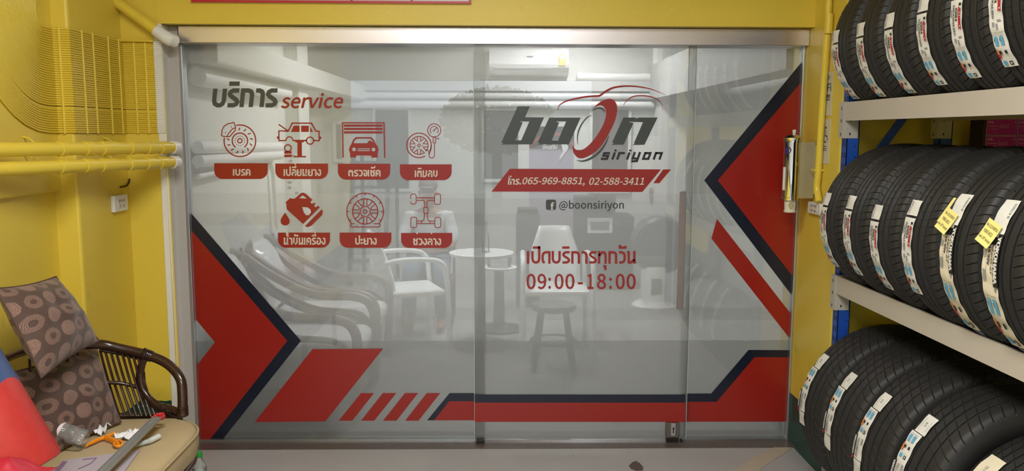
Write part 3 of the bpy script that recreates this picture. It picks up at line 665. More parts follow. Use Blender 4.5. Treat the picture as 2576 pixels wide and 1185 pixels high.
# ---- right wall: conduit, papers, dispenser
cy_ = [at_x(x, y, XR - .022) for x, y in ((2087, -30), (2078, 130), (2067, 290), (2059, 425), (2055, 470), (2058, 495), (2060, 508))]
ct = obj('conduit', MB().tube(smoothp(cy_, 4), .0165, 14), m_yelpipe); tag(ct, 'yellow painted conduit dropping down the right wall to the socket', 'conduit')
c = at_x(2085, 60, XR - .022); obj('coupling', MB().tube([c + V((0, 0, .045)), c - V((0, 0, .045))], .0195, 14), m_yelpipe, ct)
c = at_x(2057, 428, XR - .02); obj('clamp', MB().box((XR - .045, c.y - .026, c.z - .005), (XR, c.y + .026, c.z + .005)), m_yelpipe, ct, bevel=.002)
def paper(name, label, px0, px1, py0, py1, cat='sign'):
    a = at_x(px1, py0, XR); b = at_x(px0, py1, XR)
    y0, y1, z1, z0 = a.y, b.y + .06, a.z, b.z
    t = thing(name, label, cat, (XR, (y0 + y1) / 2, z0)); obj('paper', MB().box((XR - .003, y0, z0), (XR - .0005, y1, z1)), mat('laminated paper', rgb(206, 202, 190), .35), t)
    return t, y0, y1, z0, z1
def wf(XX):   # text on a wall facing -X: reading direction is -Y
    return lambda u, v: V((XX, -u, v))
t, y0, y1, z0, z1 = paper('wifi_sign', 'white laminated paper with blue wireless lettering on the right wall', 2074, 2097, 179, 292)
mb = MB(); f = wf(XR - .0036); H = z1 - z0
put_text(mb, 'WiFi', f, -(y1 - .01), -(y0 + .012), z0 + H * .56, z0 + H * .74, bold=.03)
for k in range(3):
    P = [(-(y0 + .05) + (.008 + .008 * k) * cos(R(a)), z0 + H * .8 + (.008 + .008 * k) * sin(R(a))) for a in range(30, 151, 15)]; vs, fs = ribbon(P, .004); mb.add([f(a.x, a.y) for a in vs], fs)
obj('sign_lettering', mb, mat('teal ink', rgb(52, 96, 116), .5), t)
mb = MB()
for zz, yy in ((.45, .7), (.41, .8), (.35, .9)): mb.add([f(-(y0 + (y1 - y0) * yy), z0 + H * zz), f(-(y0 + .02), z0 + H * zz), f(-(y0 + .02), z0 + H * zz + .008), f(-(y0 + (y1 - y0) * yy), z0 + H * zz + .008)], [(0, 1, 2, 3)])
obj('small_print', mb, mat('grey ink', rgb(110, 108, 100), .6), t)
t, y0, y1, z0, z1 = paper('restroom_sign', 'white laminated paper with black restroom pictograms under the wireless sign', 2066, 2091, 299, 411)
mb = MB(); H = z1 - z0; m0 = z0 + H * .62
def stw(P, w): vs, fs = ribbon(P, w); mb.add([f(a.x, a.y) for a in vs], fs)
ux = -(y0 + .045)
stw([(ux - .004, m0 + .03), (ux - .004, m0), (ux + .014, m0), (ux + .02, m0 - .022)], .006)
stw([(ux - .006 + .018 * cos(R(a)), m0 - .012 + .018 * sin(R(a))) for a in range(120, 340, 20)], .005)
mb.add([f(ux - .004 + .007 * cos(R(a)), m0 + .04 + .007 * sin(R(a))) for a in range(0, 360, 45)], [tuple(range(8))])
ux -= .05; stw([(ux, m0 + .028), (ux, m0 - .03)], .016); mb.add([f(ux + .008 * cos(R(a)), m0 + .04 + .008 * sin(R(a))) for a in range(0, 360, 45)], [tuple(range(8))])
obj('pictograms', mb, m_black, t)
mb = MB()
for zz in (.38, .33, .29): mb.add([f(-(y1 - .02), z0 + H * zz), f(-(y0 + .03), z0 + H * zz), f(-(y0 + .03), z0 + H * zz + .005), f(-(y1 - .02), z0 + H * zz + .005)], [(0, 1, 2, 3)])
obj('small_print', mb, mat('grey ink', rgb(120, 118, 110), .6), t)
# cup dispenser
yd = 4.13; zt_, zb_ = at_y(1990, 350, yd).z, at_y(1990, 503, yd).z; xc = at_y(1991, 430, yd).x; r = .042
t = thing('cup_dispenser', 'chrome paper cup dispenser tube mounted on the yellow wall right of the glass', 'dispenser', (XR, yd, zb_))
obj('tube', MB().lathe([(r, zb_), (r * 1.04, zb_), (r * 1.04, zb_ + .012), (r, zb_ + .014), (r, zt_ - .02), (r * 1.03, zt_ - .018), (r * 1.03, zt_)], 40, (xc, yd, 0)), m_chrome, t)
lid = obj('lid', MB().lathe([(r * 1.12, zt_), (r * 1.12, zt_ + .006), (r * .7, zt_ + .018), (.008, zt_ + .026)], 32, (xc, yd, 0)), m_chrome, t)
obj('knob', MB().lathe([(.006, zt_ + .024), (.008, zt_ + .03), (.01, zt_ + .045), (.0, zt_ + .048)], 16, (xc + .006, yd, 0)), m_pvc, lid)
obj('wall_bracket', MB().box((xc + .02, yd - .03, zb_ + .01), (XR - .008, yd + .03, zt_ - .015)).box((XR - .012, yd - .045, zb_ + .03), (XR, yd + .045, zt_ - .03)), mat('bracket steel', rgb(196, 186, 150), .35, .5), t, bevel=.003)
o = MB(); o.lathe([(r + .0006, 0), (r + .0009, .001)], 2)
bd = MB(); ell = []
for k in range(20):
    an = 2 * pi * k / 20; th_ = R(-140) + .42 * cos(an); ell.append((xc + (r + .001) * cos(th_), yd + (r + .001) * sin(th_), zt_ - .055 + .017 * sin(an)))
bd.add(ell, [tuple(range(20))]); obj('oval_badge', bd, mat('purple badge', rgb(52, 40, 120), .3), t)
obj('sight_window', MB().box((xc - r - .004, yd - .02, zb_ + .05), (xc - r + .006, yd - .008, zb_ + .165)), mat('pale plastic', rgb(220, 222, 220), .3), t, bevel=.002)
cup = obj('paper_cup', MB().lathe([(.031, zb_ + .03), (.0265, zb_ - .052), (.030, zb_ - .052), (.030, zb_ - .058), (.0275, zb_ - .062), (.0, zb_ - .062)], 28, (xc, yd, 0)), mat('paper cup', rgb(222, 216, 200), .5))
tag(cup, 'white paper cup hanging out of the bottom of the chrome dispenser', 'cup')
hexm = MB(); H_ = []
for k in range(6): an = R(-100 + 26 * cos(R(60 * k))); H_.append((xc + .0305 * cos(an), yd + .0305 * sin(an), zb_ - .026 + .02 * sin(R(60 * k))))
hexm.add(H_, [tuple(range(6))]); obj('printed_hexagon', hexm, mat('cup print', rgb(170, 160, 120), .5), cup)

# ---- price board over the door
c0 = at_y(482, 4, 4.20); c1 = at_y(1185, 12, 4.20)
zt2 = c0.z + .42; zb2 = (c0.z + c1.z) / 2
t = thing('price_board', 'white price board in a red frame on the yellow wall over the glass', 'board', (c0.x, 4.2, zb2))
obj('board', MB().box((c0.x, 4.197, zb2), (c1.x, 4.209, zt2)), mat('board print', rgb(205, 196, 206), .3, var=.08, vscale=2), t)
fr = MB(); w_ = .011
xs = [c0.x, at_y(882, 5, 4.2).x, at_y(1033, 5, 4.2).x, c1.x - w_]
for xx in xs: fr.box((xx, 4.192, zb2), (xx + w_, 4.198, zt2))
fr.box((c0.x, 4.1915, zb2), (c1.x, 4.1975, zb2 + w_)).box((c0.x, 4.1915, zt2 - w_), (c1.x, 4.1975, zt2))
obj('frame', fr, mat('red frame', rgb(188, 38, 50), .4), t)

# ---- floor marks
def fpoly(pts, z): return [V((p.x, p.y, z)) for p in (at_z(x, y, 0) for x, y in pts)]
tag(obj('floor_stain', MB().prism(fpoly([(1582, 1172), (1590, 1164), (1600, 1160), (1610, 1166), (1618, 1176), (1617, 1184), (1600, 1185), (1587, 1180)], .0005), (0, 0, .001)), mat('dark stain', rgb(84, 74, 70), .5)), 'dark brown stain on the grey floor in front of the sliding door', 'stain')
tag(obj('mortar_patch', MB().prism(fpoly([(1835, 1190), (1900, 1150), (1955, 1122), (2000, 1117), (1983, 1135), (1925, 1172), (1905, 1190)], .0005), (0, 0, .002)), mat('mortar', rgb(176, 166, 150), .8, var=.12, vscale=30)), 'beige mortar strip smeared across the floor corner at the right', 'mortar')
# ================================================================= tyre rack
m_blue = mat('blue powder coat', rgb(28, 74, 168), .38, var=.05)
m_beam = mat('beige powder coat', rgb(186, 178, 166), .42, var=.05, vscale=5)
m_clip = mat('grey connector', rgb(176, 172, 166), .42)
m_board = mat('brown shelf board', rgb(120, 84, 40), .6)
RX0, RX1, RY = 1.565, 1.965, 3.765      # front face, rear face, far end
zB = [1.797, 1.014, .085]; HB = .082
rack = thing('tyre_rack', 'blue post tyre rack with beige beams carrying three rows of tyres', 'rack', ((RX0 + RX1) / 2, 2.4, 0))
def post(x, y, side):
    mb = MB(); w, d, t = .055, .055, .003
    # open channel: front face and one side face
    mb.box((x, y - d, 0), (x + w, y - d + t, 2.75)); mb.box((x, y - d, 0), (x + t, y, 2.75)); mb.box((x + w - t, y - d, 0), (x + w, y, 2.75))
    p = obj('post', mb, m_blue, rack)
    s = MB()
    z = .05
    while z < 2.7:
        s.box((x - .0006, y - d + .012, z), (x + .0005, y - d + .020, z + .024)); s.box((x - .0006, y - .02, z), (x + .0005, y - .012, z + .024)); z += .05
        s.box((x + w * .7, y - d - .0006, z), (x + w * .78, y - d + .0005, z + .006))
    obj('slots', s, mat('post slots', rgb(10, 14, 26), .6), p); return p
for x in (RX0, RX1 + .02): post(x, RY, 0); post(x, 1.05, 0)
for zc in zB:
    for x in (RX0 - .002, RX1 + .02):
        bm = MB()
        if x < 1.7: bm.box((1.551, 1.0, zc - HB), (1.562, RY - .059, zc)).box((1.5515, 1.0, zc - HB), (1.590, RY - .059, zc - HB + .006))
        else: bm.box((1.953, 1.0, zc - HB), (1.984, RY - .059, zc))
        b = obj('beam', bm, m_beam, rack)
        for yy in (RY, 1.06):
            k = MB(); k.box((x - .016, yy - .052, zc - .16), (x - .010, yy - .002, zc + .002)); k.box((x - .016, yy - .058, zc - .16), (x + .05, yy - .052, zc + .002))
            cn = obj('connector', k, m_clip, b, bevel=.001)
            hh = MB()
            for q in (.02, .075, .135): hh.box((x - .0166, yy - .03, zc - q - .014), (x - .0158, yy - .023, zc - q)).box((x + .01, yy - .0586, zc - q - .01), (x + .016, yy - .0578, zc - q))
            obj('hook_hole', hh, m_black, cn)
br = [(.25, .95), (.95, 1.5), (1.5, 2.05)]
for (z0, z1), fl in zip(((.3, .9), (.9, 1.42), (1.42, 1.98), (1.98, 2.6)), (0, 1, 0, 1)):
    a, b = (V((RX0 + .05, RY - .03, z0)), V((RX1 + .03, RY - .03, z1))) if not fl else (V((RX1 + .03, RY - .03, z0)), V((RX0 + .05, RY - .03, z1)))
    d = (b - a).normalized(); obj('brace', MB().obox((a + b) / 2, (d, V((0, 1, 0)), d.cross(V((0, 1, 0)))), ((b - a).length, .012, .035)), m_blue, rack)

# ================================================================= tyres
def rubber():
    k = N('tyre rubber'); p = k.n('ShaderNodeBsdfPrincipled'); k.l(p.outputs[0], k.out.inputs[0]); p.inputs['Base Color'].default_value = (.0135, .0130, .0128, 1); p.inputs['Roughness'].default_value = .56; p.inputs['Specular IOR Level'].default_value = .45
    tc = k.n('ShaderNodeTexCoord'); nz = k.n('ShaderNodeTexNoise'); nz.inputs['Scale'].default_value = 260; nz.inputs['Detail'].default_value = 2; k.l(tc.outputs['Object'], nz.inputs[0])
    b = k.n('ShaderNodeBump'); b.inputs['Strength'].default_value = .25; b.inputs['Distance'].default_value = .002; k.l(nz.outputs[0], b.inputs['Height']); k.l(b.outputs[0], p.inputs['Normal'])
    n2 = k.n('ShaderNodeTexNoise'); n2.inputs['Scale'].default_value = 7; n2.inputs['Detail'].default_value = 5; k.l(tc.outputs['Object'], n2.inputs[0])
    c = k.mix(n2.outputs[0], (.011, .0108, .0106, 1), (.018, .0172, .0168, 1)); k.l(c, p.inputs['Base Color'])
    return k.m
m_rub = rubber()
def tyre_mesh(name, Ro, w, ri, pitches, grooves, style):
    """axis along Y. profile of (y, r, kind) where kind says how far cross grooves cut"""
    hw = w / 2; P = []
    te = hw * .80; gd = .0075
    side = [(hw * .70, ri), (hw * .80, ri + .006), (hw * .84, ri + .016), (hw * .80, ri + .022), (hw * .93, ri + (Ro - ri) * .38), (hw * 1.0, ri + (Ro - ri) * .60), (hw * .99, ri + (Ro - ri) * .72), (hw * .955, Ro - .028)]
    for y, r in side: P.append((-y, r, 0))
    P += [(-hw * .93, Ro - .019, .7), (-hw * .88, Ro - .0105, 1), (-te, Ro - .005, 1)]
    crown = lambda y: Ro - .005 * (abs(y) / te) ** 2.2
    ys = []
    for g, gw in grooves:
        ys.append((g * hw - gw / 2, 0)); ys.append((g * hw - gw / 2 + .0008, 1)); ys.append((g * hw + gw / 2 - .0008, 1)); ys.append((g * hw + gw / 2, 0))
    last = -te; rib = 0
    nG = len(grooves)
    for q in range(0, len(ys), 4):
        y0 = ys[q][0]
        kind = 1 if rib == 0 or rib == nG else (.5 if style != 'plain' else .25)
        if rib > 0:
            ym = (last + y0) / 2; P.append((last + .0006, crown(last), kind if rib % 2 == 0 or style == 'block' else .15)); P.append((ym, crown(ym), kind if style == 'block' else .0)); P.append((y0 - .0006, crown(y0), .3 * kind))
        else: P.append((y0 - .004, crown(y0), .1))
        P += [(ys[q][0], crown(y0), 0), (ys[q + 1][0], crown(y0) - gd, 0), (ys[q + 2][0], crown(y0) - gd, 0), (ys[q + 3][0], crown(y0), 0)]
        last = ys[q + 3][0]; rib += 1
    P.append((last + .004, crown(last), .1))
    P += [(te, Ro - .005, 1), (hw * .88, Ro - .0105, 1), (hw * .93, Ro - .019, .7)]
    for y, r in side[::-1]: P.append((y, r, 0))
    for y, r in ((hw * .60, ri + .004), (hw * .88, ri + (Ro - ri) * .55), (hw * .7, Ro - .022), (-hw * .7, Ro - .022), (-hw * .88, ri + (Ro - ri) * .55), (-hw * .60, ri + .004)): P.append((y, r, 0))
    fr = (0, .84, .90, .96); nn = pitches * 4; vs = []; m = len(P)
    for (y, r, kd) in P:
        sk = (abs(y) / hw) ** 2 * .9 if style != 'block' else y / hw * 1.6
        if r < Ro - .022: sk = (.9 if style != 'block' else (1.6 if y > 0 else -1.6))
        for i in range(nn):
            a = 2 * pi * (i // 4 + fr[i % 4] + sk) / pitches
            rr = r - (.0055 * kd if i % 4 == 2 else 0)
            vs.append((-rr * cos(a), y, rr * sin(a)))
    mb = MB(); mb.smooth = True
    mb.add(vs, [(j * nn + i, j * nn + (i + 1) % nn, ((j + 1) % m) * nn + (i + 1) % nn, ((j + 1) % m) * nn + i) for j in range(m) for i in range(nn)])
    me = mesh(name, mb, m_rub)
    me.set_sharp_from_angle(angle=R(26)); return me
RA, RB, RS = .312, .332, .392
M_A = tyre_mesh('touring_tyre', RA, .205, .190, 70, [(-.52, .008), (-.2, .009), (.12, .009), (.42, .008)], 'touring')
M_B = tyre_mesh('wide_touring_tyre', RB, .224, .214, 74, [(-.52, .008), (-.2, .009), (.12, .009), (.42, .008)], 'touring')
M_Y = tyre_mesh('comfort_tyre', .330, .222, .203, 66, [(-.48, .009), (-.16, .01), (.16, .01), (.48, .009)], 'plain')
M_S = tyre_mesh('suv_tyre', RS, .262, .216, 62, [(-.5, .009), (-.17, .010), (.17, .010), (.5, .009)], 'block')
m_paper = mat('sticker paper', rgb(222, 221, 216), .45, bump=.3, bscale=30)
m_cream = mat('sticker paper warm', rgb(222, 212, 188), .45, bump=.3, bscale=30)
m_ink = mat('black ink', rgb(28, 28, 28), .6); m_gink = mat('grey print', rgb(150, 150, 150), .6); m_rink = mat('red ink', rgb(188, 34, 44), .5)
m_bink = mat('light blue print', rgb(96, 168, 208), .5); m_oink = mat('orange print', rgb(214, 130, 60), .5); m_note = mat('yellow note', rgb(240, 228, 140), .6)
m_film_b = mat('blue shiny label', rgb(40, 60, 110), .15, var=.6, vscale=40, detail=8, bump=.6, bscale=40)
SM = [m_paper, m_ink, m_rink, m_bink, m_oink, m_gink, m_cream]
def sticker(Ro, y0, wd, a0, a1, flip=False, base=0, wav=.0012, seed=1, dr=0):
    """curved paper strip: angle a in degrees above the -X direction (a0 high end, a1 low end); returns mb and mapping.
    mapping takes u (0..1 along reading direction) and v (0..1 up the letters)"""
    rnd = random.Random(seed); mb = MB(); n = max(6, int(abs(a1 - a0) / 1.5)); L = []
    ph1 = rnd.uniform(0, 6)
    def rad(a, s): return Ro + .0016 + dr + wav * (1 + sin(a * .55 + ph1 + s * 2))
    for i in range(n + 1):
        a = a0 + (a1 - a0) * i / n
        e0 = rnd.uniform(-.0007, .0007); e1 = rnd.uniform(-.0007, .0007)
        for s, yy in ((0, y0 + wd / 2 + e0), (1, y0), (2, y0 - wd / 2 + e1)):
            r = rad(a, s * .5) if s == 1 else rad(a, s * .5) - .001; L.append((-r * cos(R(a)), yy, r * sin(R(a))))
    mb.add(L, [(i * 3 + s, i * 3 + s + 1, (i + 1) * 3 + s + 1, (i + 1) * 3 + s) for i in range(n) for s in (0, 1)], base)
    def f(u, v):
        a = (a0 + (a1 - a0) * u) if not flip else (a1 + (a0 - a1) * u)
        yy = (y0 + wd / 2 - v * wd) if not flip else (y0 - wd / 2 + v * wd)
        r = Ro + .0016 + dr + wav * 2 + .0012; return V((-r * cos(R(a)), yy, r * sin(R(a))))
    return mb, f
def rct(mb, f, u0, u1, v0, v1, mi):
    n = max(1, int(abs(u1 - u0) * 16)); vs = []
    for i in range(n + 1): u = u0 + (u1 - u0) * i / n; vs += [f(u, v0), f(u, v1)]
    mb.add(vs, [(2 * i, 2 * i + 2, 2 * i + 3, 2 * i + 1) for i in range(n)], mi)
def eu(mb, f, u0, u1):      # energy label block
    d = u1 - u0; t = .006
    for v in (.3, .7):
        rct(mb, f, u0 + d * .05, u0 + d * .42, v - .17, v - .16, 5); rct(mb, f, u0 + d * .05, u0 + d * .06, v - .17, v + .17, 5)
        rct(mb, f, u0 + d * .10, u0 + d * .36, v - .12, v + .10, 3); rct(mb, f, u0 + d * .16, u0 + d * .24, v - .14, v - .10, 1)
        rct(mb, f, u0 + d * .50, u0 + d * .60, v - .08, v + .08, 1)
    rct(mb, f, u0 + d * .46, u0 + d * .72, .06, .2, 4); rct(mb, f, u0 + d * .6, u0 + d * .72, .06, .22, 2)
    rct(mb, f, u0 + d * .76, u0 + d * .765, .05, .95, 5); rct(mb, f, u0 + d * .80, u0 + d * .94, .16, .42, 3); rct(mb, f, u0 + d * .82, u0 + d * .94, .58, .82, 1); rct(mb, f, u0 + d * .85, u0 + d * .91, .65, .75, 0)
def txt(mb, f, s, u0, u1, v0, v1, mi, bold=.02, shear=0): put_text(mb, s, f, u0, u1, v0, v1, bold=bold, shear=shear, mi=mi)
def st_alliance(Ro, code, y0, hi, seed):
    a, f = sticker(Ro, y0, .066, hi - 1.5, hi - 49, seed=seed)
    txt(a, f, 'ALLIANCE', .09, .37, .74, .95, 2, .03, .3); rct(a, f, .05, .08, .76, .95, 1)
    txt(a, f, '030EX', .10, .26, .50, .66, 1, .02); txt(a, f, code, .06, .42, .29, .42, 1, .015); rct(a, f, .06, .40, .23, .25, 5); rct(a, f, .1, .2, .08, .18, 5)
    rct(a, f, .46, .51, .25, .4, 5); rct(a, f, .48, .55, .5, .62, 5); rct(a, f, .44, .46, .62, .9, 5); rct(a, f, .575, .58, .04, .96, 5)
    eu(a, f, .58, 1.0)
    b, g = sticker(Ro, y0, .068, hi + 9.5, hi, seed=seed + 9)
    txt(b, g, '014T15 0001', .1, .9, .16, .3, 5, .01); rct(b, g, .05, .9, .06, .09, 1)
    return a, b
def st_yoko(y0, hi, seed, code='R16 99V'):
    Ro = .330; a, f = sticker(Ro, y0, .072, hi, hi - 58, base=6, seed=seed)
    rct(a, f, -.10, .36, .80, 1.12, 1)
    g = lambda u, v: f(u, v) * 1.003 + V((0, 0, 0)); txt(a, g, 'YOKOHAMA', -.08, .33, .86, 1.08, 0, .03)
    txt(a, f, 'BluEarth-GT', -.05, .26, .62, .74, 1, .01, .3); txt(a, f, code, -.02, .18, .40, .53, 1, .02); rct(a, f, .0, .32, .34, .355, 5)
    rct(a, f, .22, .32, .12, .3, 5); rct(a, f, .36, .40, .84, .94, 5); rct(a, f, .05, .11, .1, .25, 5); eu(a, f, .42, 1.0)
    b, h = sticker(Ro, y0 - .004, .070, hi + 24, hi + 4, seed=seed + 9, dr=.0015)
    txt(b, h, 'N4603 B', .1, .5, .82, .94, 5, .01)
    return a, b
def st_suv(y0, hi, no, seed):
    Ro = RS; a, f = sticker(Ro, y0, .062, hi - 11, hi - 41, flip=True, seed=seed)
    eu(a, lambda u, v: f(1.0 - (u * .52), 1 - v), .02, 1.0)
    rct(a, f, -.02, .44, .86, 1.14, 1); txt(a, lambda u, v: f(u, v) * 1.003, 'YOKOHAMA', .05, .42, .90, 1.08, 0, .03); rct(a, lambda u, v: f(u, v) * 1.003, -.02, .035, .88, 1.12, 2)
    txt(a, f, '265/65R17 112H', .04, .40, .52, .64, 1, .015); rct(a, f, .03, .42, .44, .46, 5); rct(a, f, .06, .36, .72, .76, 5); rct(a, f, .3, .42, .1, .3, 5)
    b, h = sticker(Ro, y0 - .012, .062, hi, hi - 10.6, flip=True, seed=seed + 9, dr=.001)
    txt(b, h, no, .40, .62, .36, .56, 5, .01); rct(b, h, .08, .8, .78, .8, 5); rct(b, h, .2, .75, .14, .16, 5)
    c, e = sticker(Ro, y0 - .002, .060, hi - 41.3, hi - 50, flip=True, seed=seed + 5, dr=.0006); rct(c, e, .2, .8, .08, .1, 5); rct(c, e, .2, .8, .72, .73, 5)
    return a, b, c
def note(Ro, y0, a, parent, rot):
    c = V((-(Ro + .006) * cos(R(a)), y0, (Ro + .006) * sin(R(a)))); dn = V((-sin(R(a)), 0, -cos(R(a)))); rt_ = V((0, -1, 0)); nrm = V((-cos(R(a)), 0, sin(R(a))))
    u = rt_ * cos(rot) + dn * sin(rot); v = -(dn * cos(rot) - rt_ * sin(rot)); s = .074
    f = lambda x, y: c + u * ((x - .5) * s) + v * ((y - .5) * s) + nrm * (.004 + .010 * (1 - y) ** 2)
    mb = MB(); n = 6
    mb.add([f(i / n, j / n) for j in range(n + 1) for i in range(n + 1)], [(j * (n + 1) + i, j * (n + 1) + i + 1, (j + 1) * (n + 1) + i + 1, (j + 1) * (n + 1) + i) for j in range(n) for i in range(n)])
    mb.smooth = True; o = obj('sticky_note', mb, m_note, parent, local=True); g = lambda x, y: f(x, y) + nrm * .0012
    mb = MB(); put_text(mb, 'No 215/60R16', g, .08, .92, .68, .84, 0, .2); put_text(mb, 'YOKO AE51', g, .12, .78, .44, .58, 0, .2); put_text(mb, '(wo 207 wsop)', g, .06, .94, .16, .32, 0, .2)
    obj('handwriting', mb, m_ink, o); return o
rows = []
def put_tyre(me, x, y, z, turn, name, label, group):
    o = bpy.data.objects.new(name, me); C.objects.link(o); o.location = (x, y, z); o.rotation_euler = (0, R(turn), 0); tag(o, label, 'tyre', group); return o
CXT = 1.7575
ords = ['first', 'second', 'third', 'fourth', 'fifth', 'sixth', 'seventh']
half = .1915
hT = sqrt(RA ** 2 - half ** 2); hM = sqrt(RB ** 2 - half ** 2)
TOPY = [3.545, 3.30, 3.055, 2.815, 2.60, 2.392, 2.17]
codes = ['195/60R15 88H', '195/60R15 88H', '205/55R16 91V', '225/50R17 94W', '195/60R15 88H', '195/60R15 88H', '195/60R15 88H']
for k, y in enumerate(TOPY):
    o = put_tyre(M_A, CXT, y, zB[0] + hT, 0, 'tyre', 'black tyre with white stickers on the top shelf, %s from far end' % ords[k], 'tyres on the top shelf')
    if k < 6:
        a, b = st_alliance(RA, codes[k], .052, (0, 0, .5, 5, 7.5, 12)[k], 20 + k); obj('size_sticker', a, SM, o, local=True); obj('batch_sticker', b, SM, o, local=True)
MIDY = [3.53, 3.285, 3.04, 2.785]
for k, y in enumerate(MIDY):
    o = put_tyre(M_B, CXT, y, zB[1] + hM, 0, 'tyre', 'black tyre with white stickers on the middle shelf, %s from far end' % ords[k], 'white stickered tyres on the middle shelf')
    a, b = st_alliance(RB, ('225/50R17 94W', '225/50R17 94W', '225/50R17 98W', '225/50R17 98W')[k], .052, (11, 12, 9, 16)[k], 40 + k); obj('size_sticker', a, SM, o, local=True); obj('batch_sticker', b, SM, o, local=True)
hY = sqrt(.33 ** 2 - half ** 2)
for k, y in enumerate([2.545, 2.31, 2.07]):
    o = put_tyre(M_Y, CXT, y, zB[1] + hY, 0, 'tyre', ('black tyre with two yellow notes and a cream sticker on the middle shelf', 'black tyre with one yellow note on the middle shelf', 'black tyre without a note, nearest on the middle shelf')[k], 'yellow noted tyres on the middle shelf')
    if k < 2:
        a, b = st_yoko(.040, (10, 10)[k], 60 + k); obj('size_sticker', a, SM, o, local=True); obj('batch_sticker', b, SM, o, local=True)
        c, _ = sticker(.33, .030, .05, -49, -75, seed=5); obj('foil_label', c, m_film_b, o, local=True)
        note(.33, .055, (17, 15)[k], o, .28)
        if k == 0:
            q = MB(); q.add([(-.332 * cos(R(a_)), .1 + d_, .332 * sin(R(a_)) ) for a_, d_ in ((31, .0), (31, -.016), (16, .006), (16, .03))], [(0, 1, 2, 3)]); obj('sticky_note', q, m_note, o, local=True)
hS = sqrt(RS ** 2 - half ** 2)
for k, y in enumerate([3.50, 3.21, 2.925, 2.63]):
    o = put_tyre(M_S, CXT, y, zB[2] + hS, 0, 'tyre', 'large black tyre with long stickers on the bottom shelf, %s from far end' % ords[k], 'large tyres on the bottom shelf')
    a, b, c = st_suv(.066, (41, 41, 42, 45)[k], ('3/8', '4/8', '2/8', '1/8')[k], 80 + k); obj('size_sticker', a, SM, o, local=True); obj('count_sticker', b, SM, o, local=True); obj('batch_sticker', c, SM, o, local=True)
o = put_tyre(M_S, CXT, 2.385, zB[2] + sqrt((RS * .915) ** 2 - half ** 2), 0, 'tyre', 'slightly smaller black tyre with a cream count sticker, nearest on the bottom shelf', 'tyres on the bottom shelf, near end')
o.scale = (.915, .75, .915)
a, f = sticker(RS, .03, .10, 52, 36, flip=True, base=6, seed=99); txt(a, f, '1/12', .4, .6, .4, .58, 5, .01); obj('count_sticker', a, SM, o, local=True)
a, f = sticker(RS, .04, .12, 35.5, 24, flip=True, seed=98); obj('clear_wrap', a, mat('shiny wrap', rgb(190, 190, 195), .15, var=.4, vscale=60), o, local=True)

# ================================================================= behind the rack: boxes on a small stand, notice
bx = mat('magenta carton', rgb(186, 40, 128), .4, var=.06); bedge = mat('carton edge', rgb(206, 150, 176), .45)
Yb = 3.665
p00 = at_y(2477, 384, Yb); p11 = at_y(2556, 342, Yb); bw = p11.x - p00.x; bh = p11.z - p00.z
st = thing('parts_stand', 'dark metal stand behind the tyres holding magenta cartons', 'stand', (p00.x, Yb, 0))
obj('upright', MB().box((p00.x - .016, Yb - .004, 0), (p00.x - .004, Yb + .10, p00.z + .5)), mat('dark stand', rgb(46, 38, 38), .5), st)
obj('upright', MB().box((p00.x + .40, Yb - .02, 0), (p00.x + .44, Yb + .02, p00.z + .5)), mat('dark stand', rgb(46, 38, 38), .5), st)
obj('shelf', MB().box((p00.x - .02, Yb + .002, p00.z - .012), (p00.x + .42, Yb + .1, p00.z - .001)), mat('white shelf', rgb(196, 194, 190), .5), st)
for r_ in range(2):
    for c_ in range(2):
        x0 = p00.x + c_ * (bw + .004); z0 = p00.z + r_ * (bh + .001)
        t = obj('carton', MB().box((x0, Yb, z0), (x0 + bw, Yb + .085, z0 + bh)), bedge, bevel=.0015)
        tag(t, 'magenta carton with white lettering behind the tyres, %s %s of the stack' % (('lower', 'upper')[r_], ('left', 'right')[c_]), 'carton', 'magenta cartons behind the tyres')
        obj('front_panel', MB().box((x0 + .003, Yb - .001, z0 + .003), (x0 + bw - .003, Yb + .001, z0 + bh - .003)), bx, t)
        g = lambda u, v: V((x0 + bw * u, Yb - .0018, z0 + bh * v)); mb = MB()
        put_text(mb, 'KYB', g, .05, .22, .72, .86, .03, .1); put_text(mb, 'Excel-G', g, .42, .74, .44, .70, 0, .4)
        mb.add([g(.05, .55), g(.38, .54), g(.38, .57), g(.05, .58)], [(0, 1, 2, 3)]); mb.add([g(.16, .34), g(.36, .40), g(.36, .43), g(.16, .36)], [(0, 1, 2, 3)]); mb.add([g(.92, .76), g(.96, .76), g(.96, .84), g(.92, .84)], [(0, 1, 2, 3)])
        obj('lettering', mb, mat('pale pink print', rgb(226, 170, 190), .5), t)
pn = at_x(2452, 300, 2.40); pn2 = at_x(2464, 384, 2.40)
t = thing('notice_sheet', 'white printed sheet on the yellow wall behind the rack', 'notice', (2.2, 3.826, 1.5))
a = at_y(2449, 296, 3.826); b = at_y(2468, 386, 3.826)
obj('sheet', MB().box((a.x, 3.8255, b.z), (b.x + .05, 3.8295, a.z)), m_paper, t)
mb = MB(); H = a.z - b.z; y0 = min(a.y, b.y); W_ = abs(a.y - b.y)
for v0, v1, c_ in ((.86, .9, .8), (.7, .76, .7), (.62, .65, .4), (.5, .515, .6), (.45, .46, .8), (.38, .4, .2)): mb.box((a.x + .004, 3.8248, b.z + H * v0), (a.x + .004 + .09 * c_, 3.8254, b.z + H * v1))
obj('print', mb, m_ink, t)
a = at_y(2395, 315, 3.81); b = at_y(2377, 362, 3.81)
tag(obj('wire', MB().tube([(a.x, 3.826, a.z), ((a.x + b.x) / 2 + .002, 3.812, (a.z + b.z) / 2), (b.x, 3.826, b.z)], .004, 6), m_black), 'short black wire sticking out of the yellow wall behind the rack', 'wire')
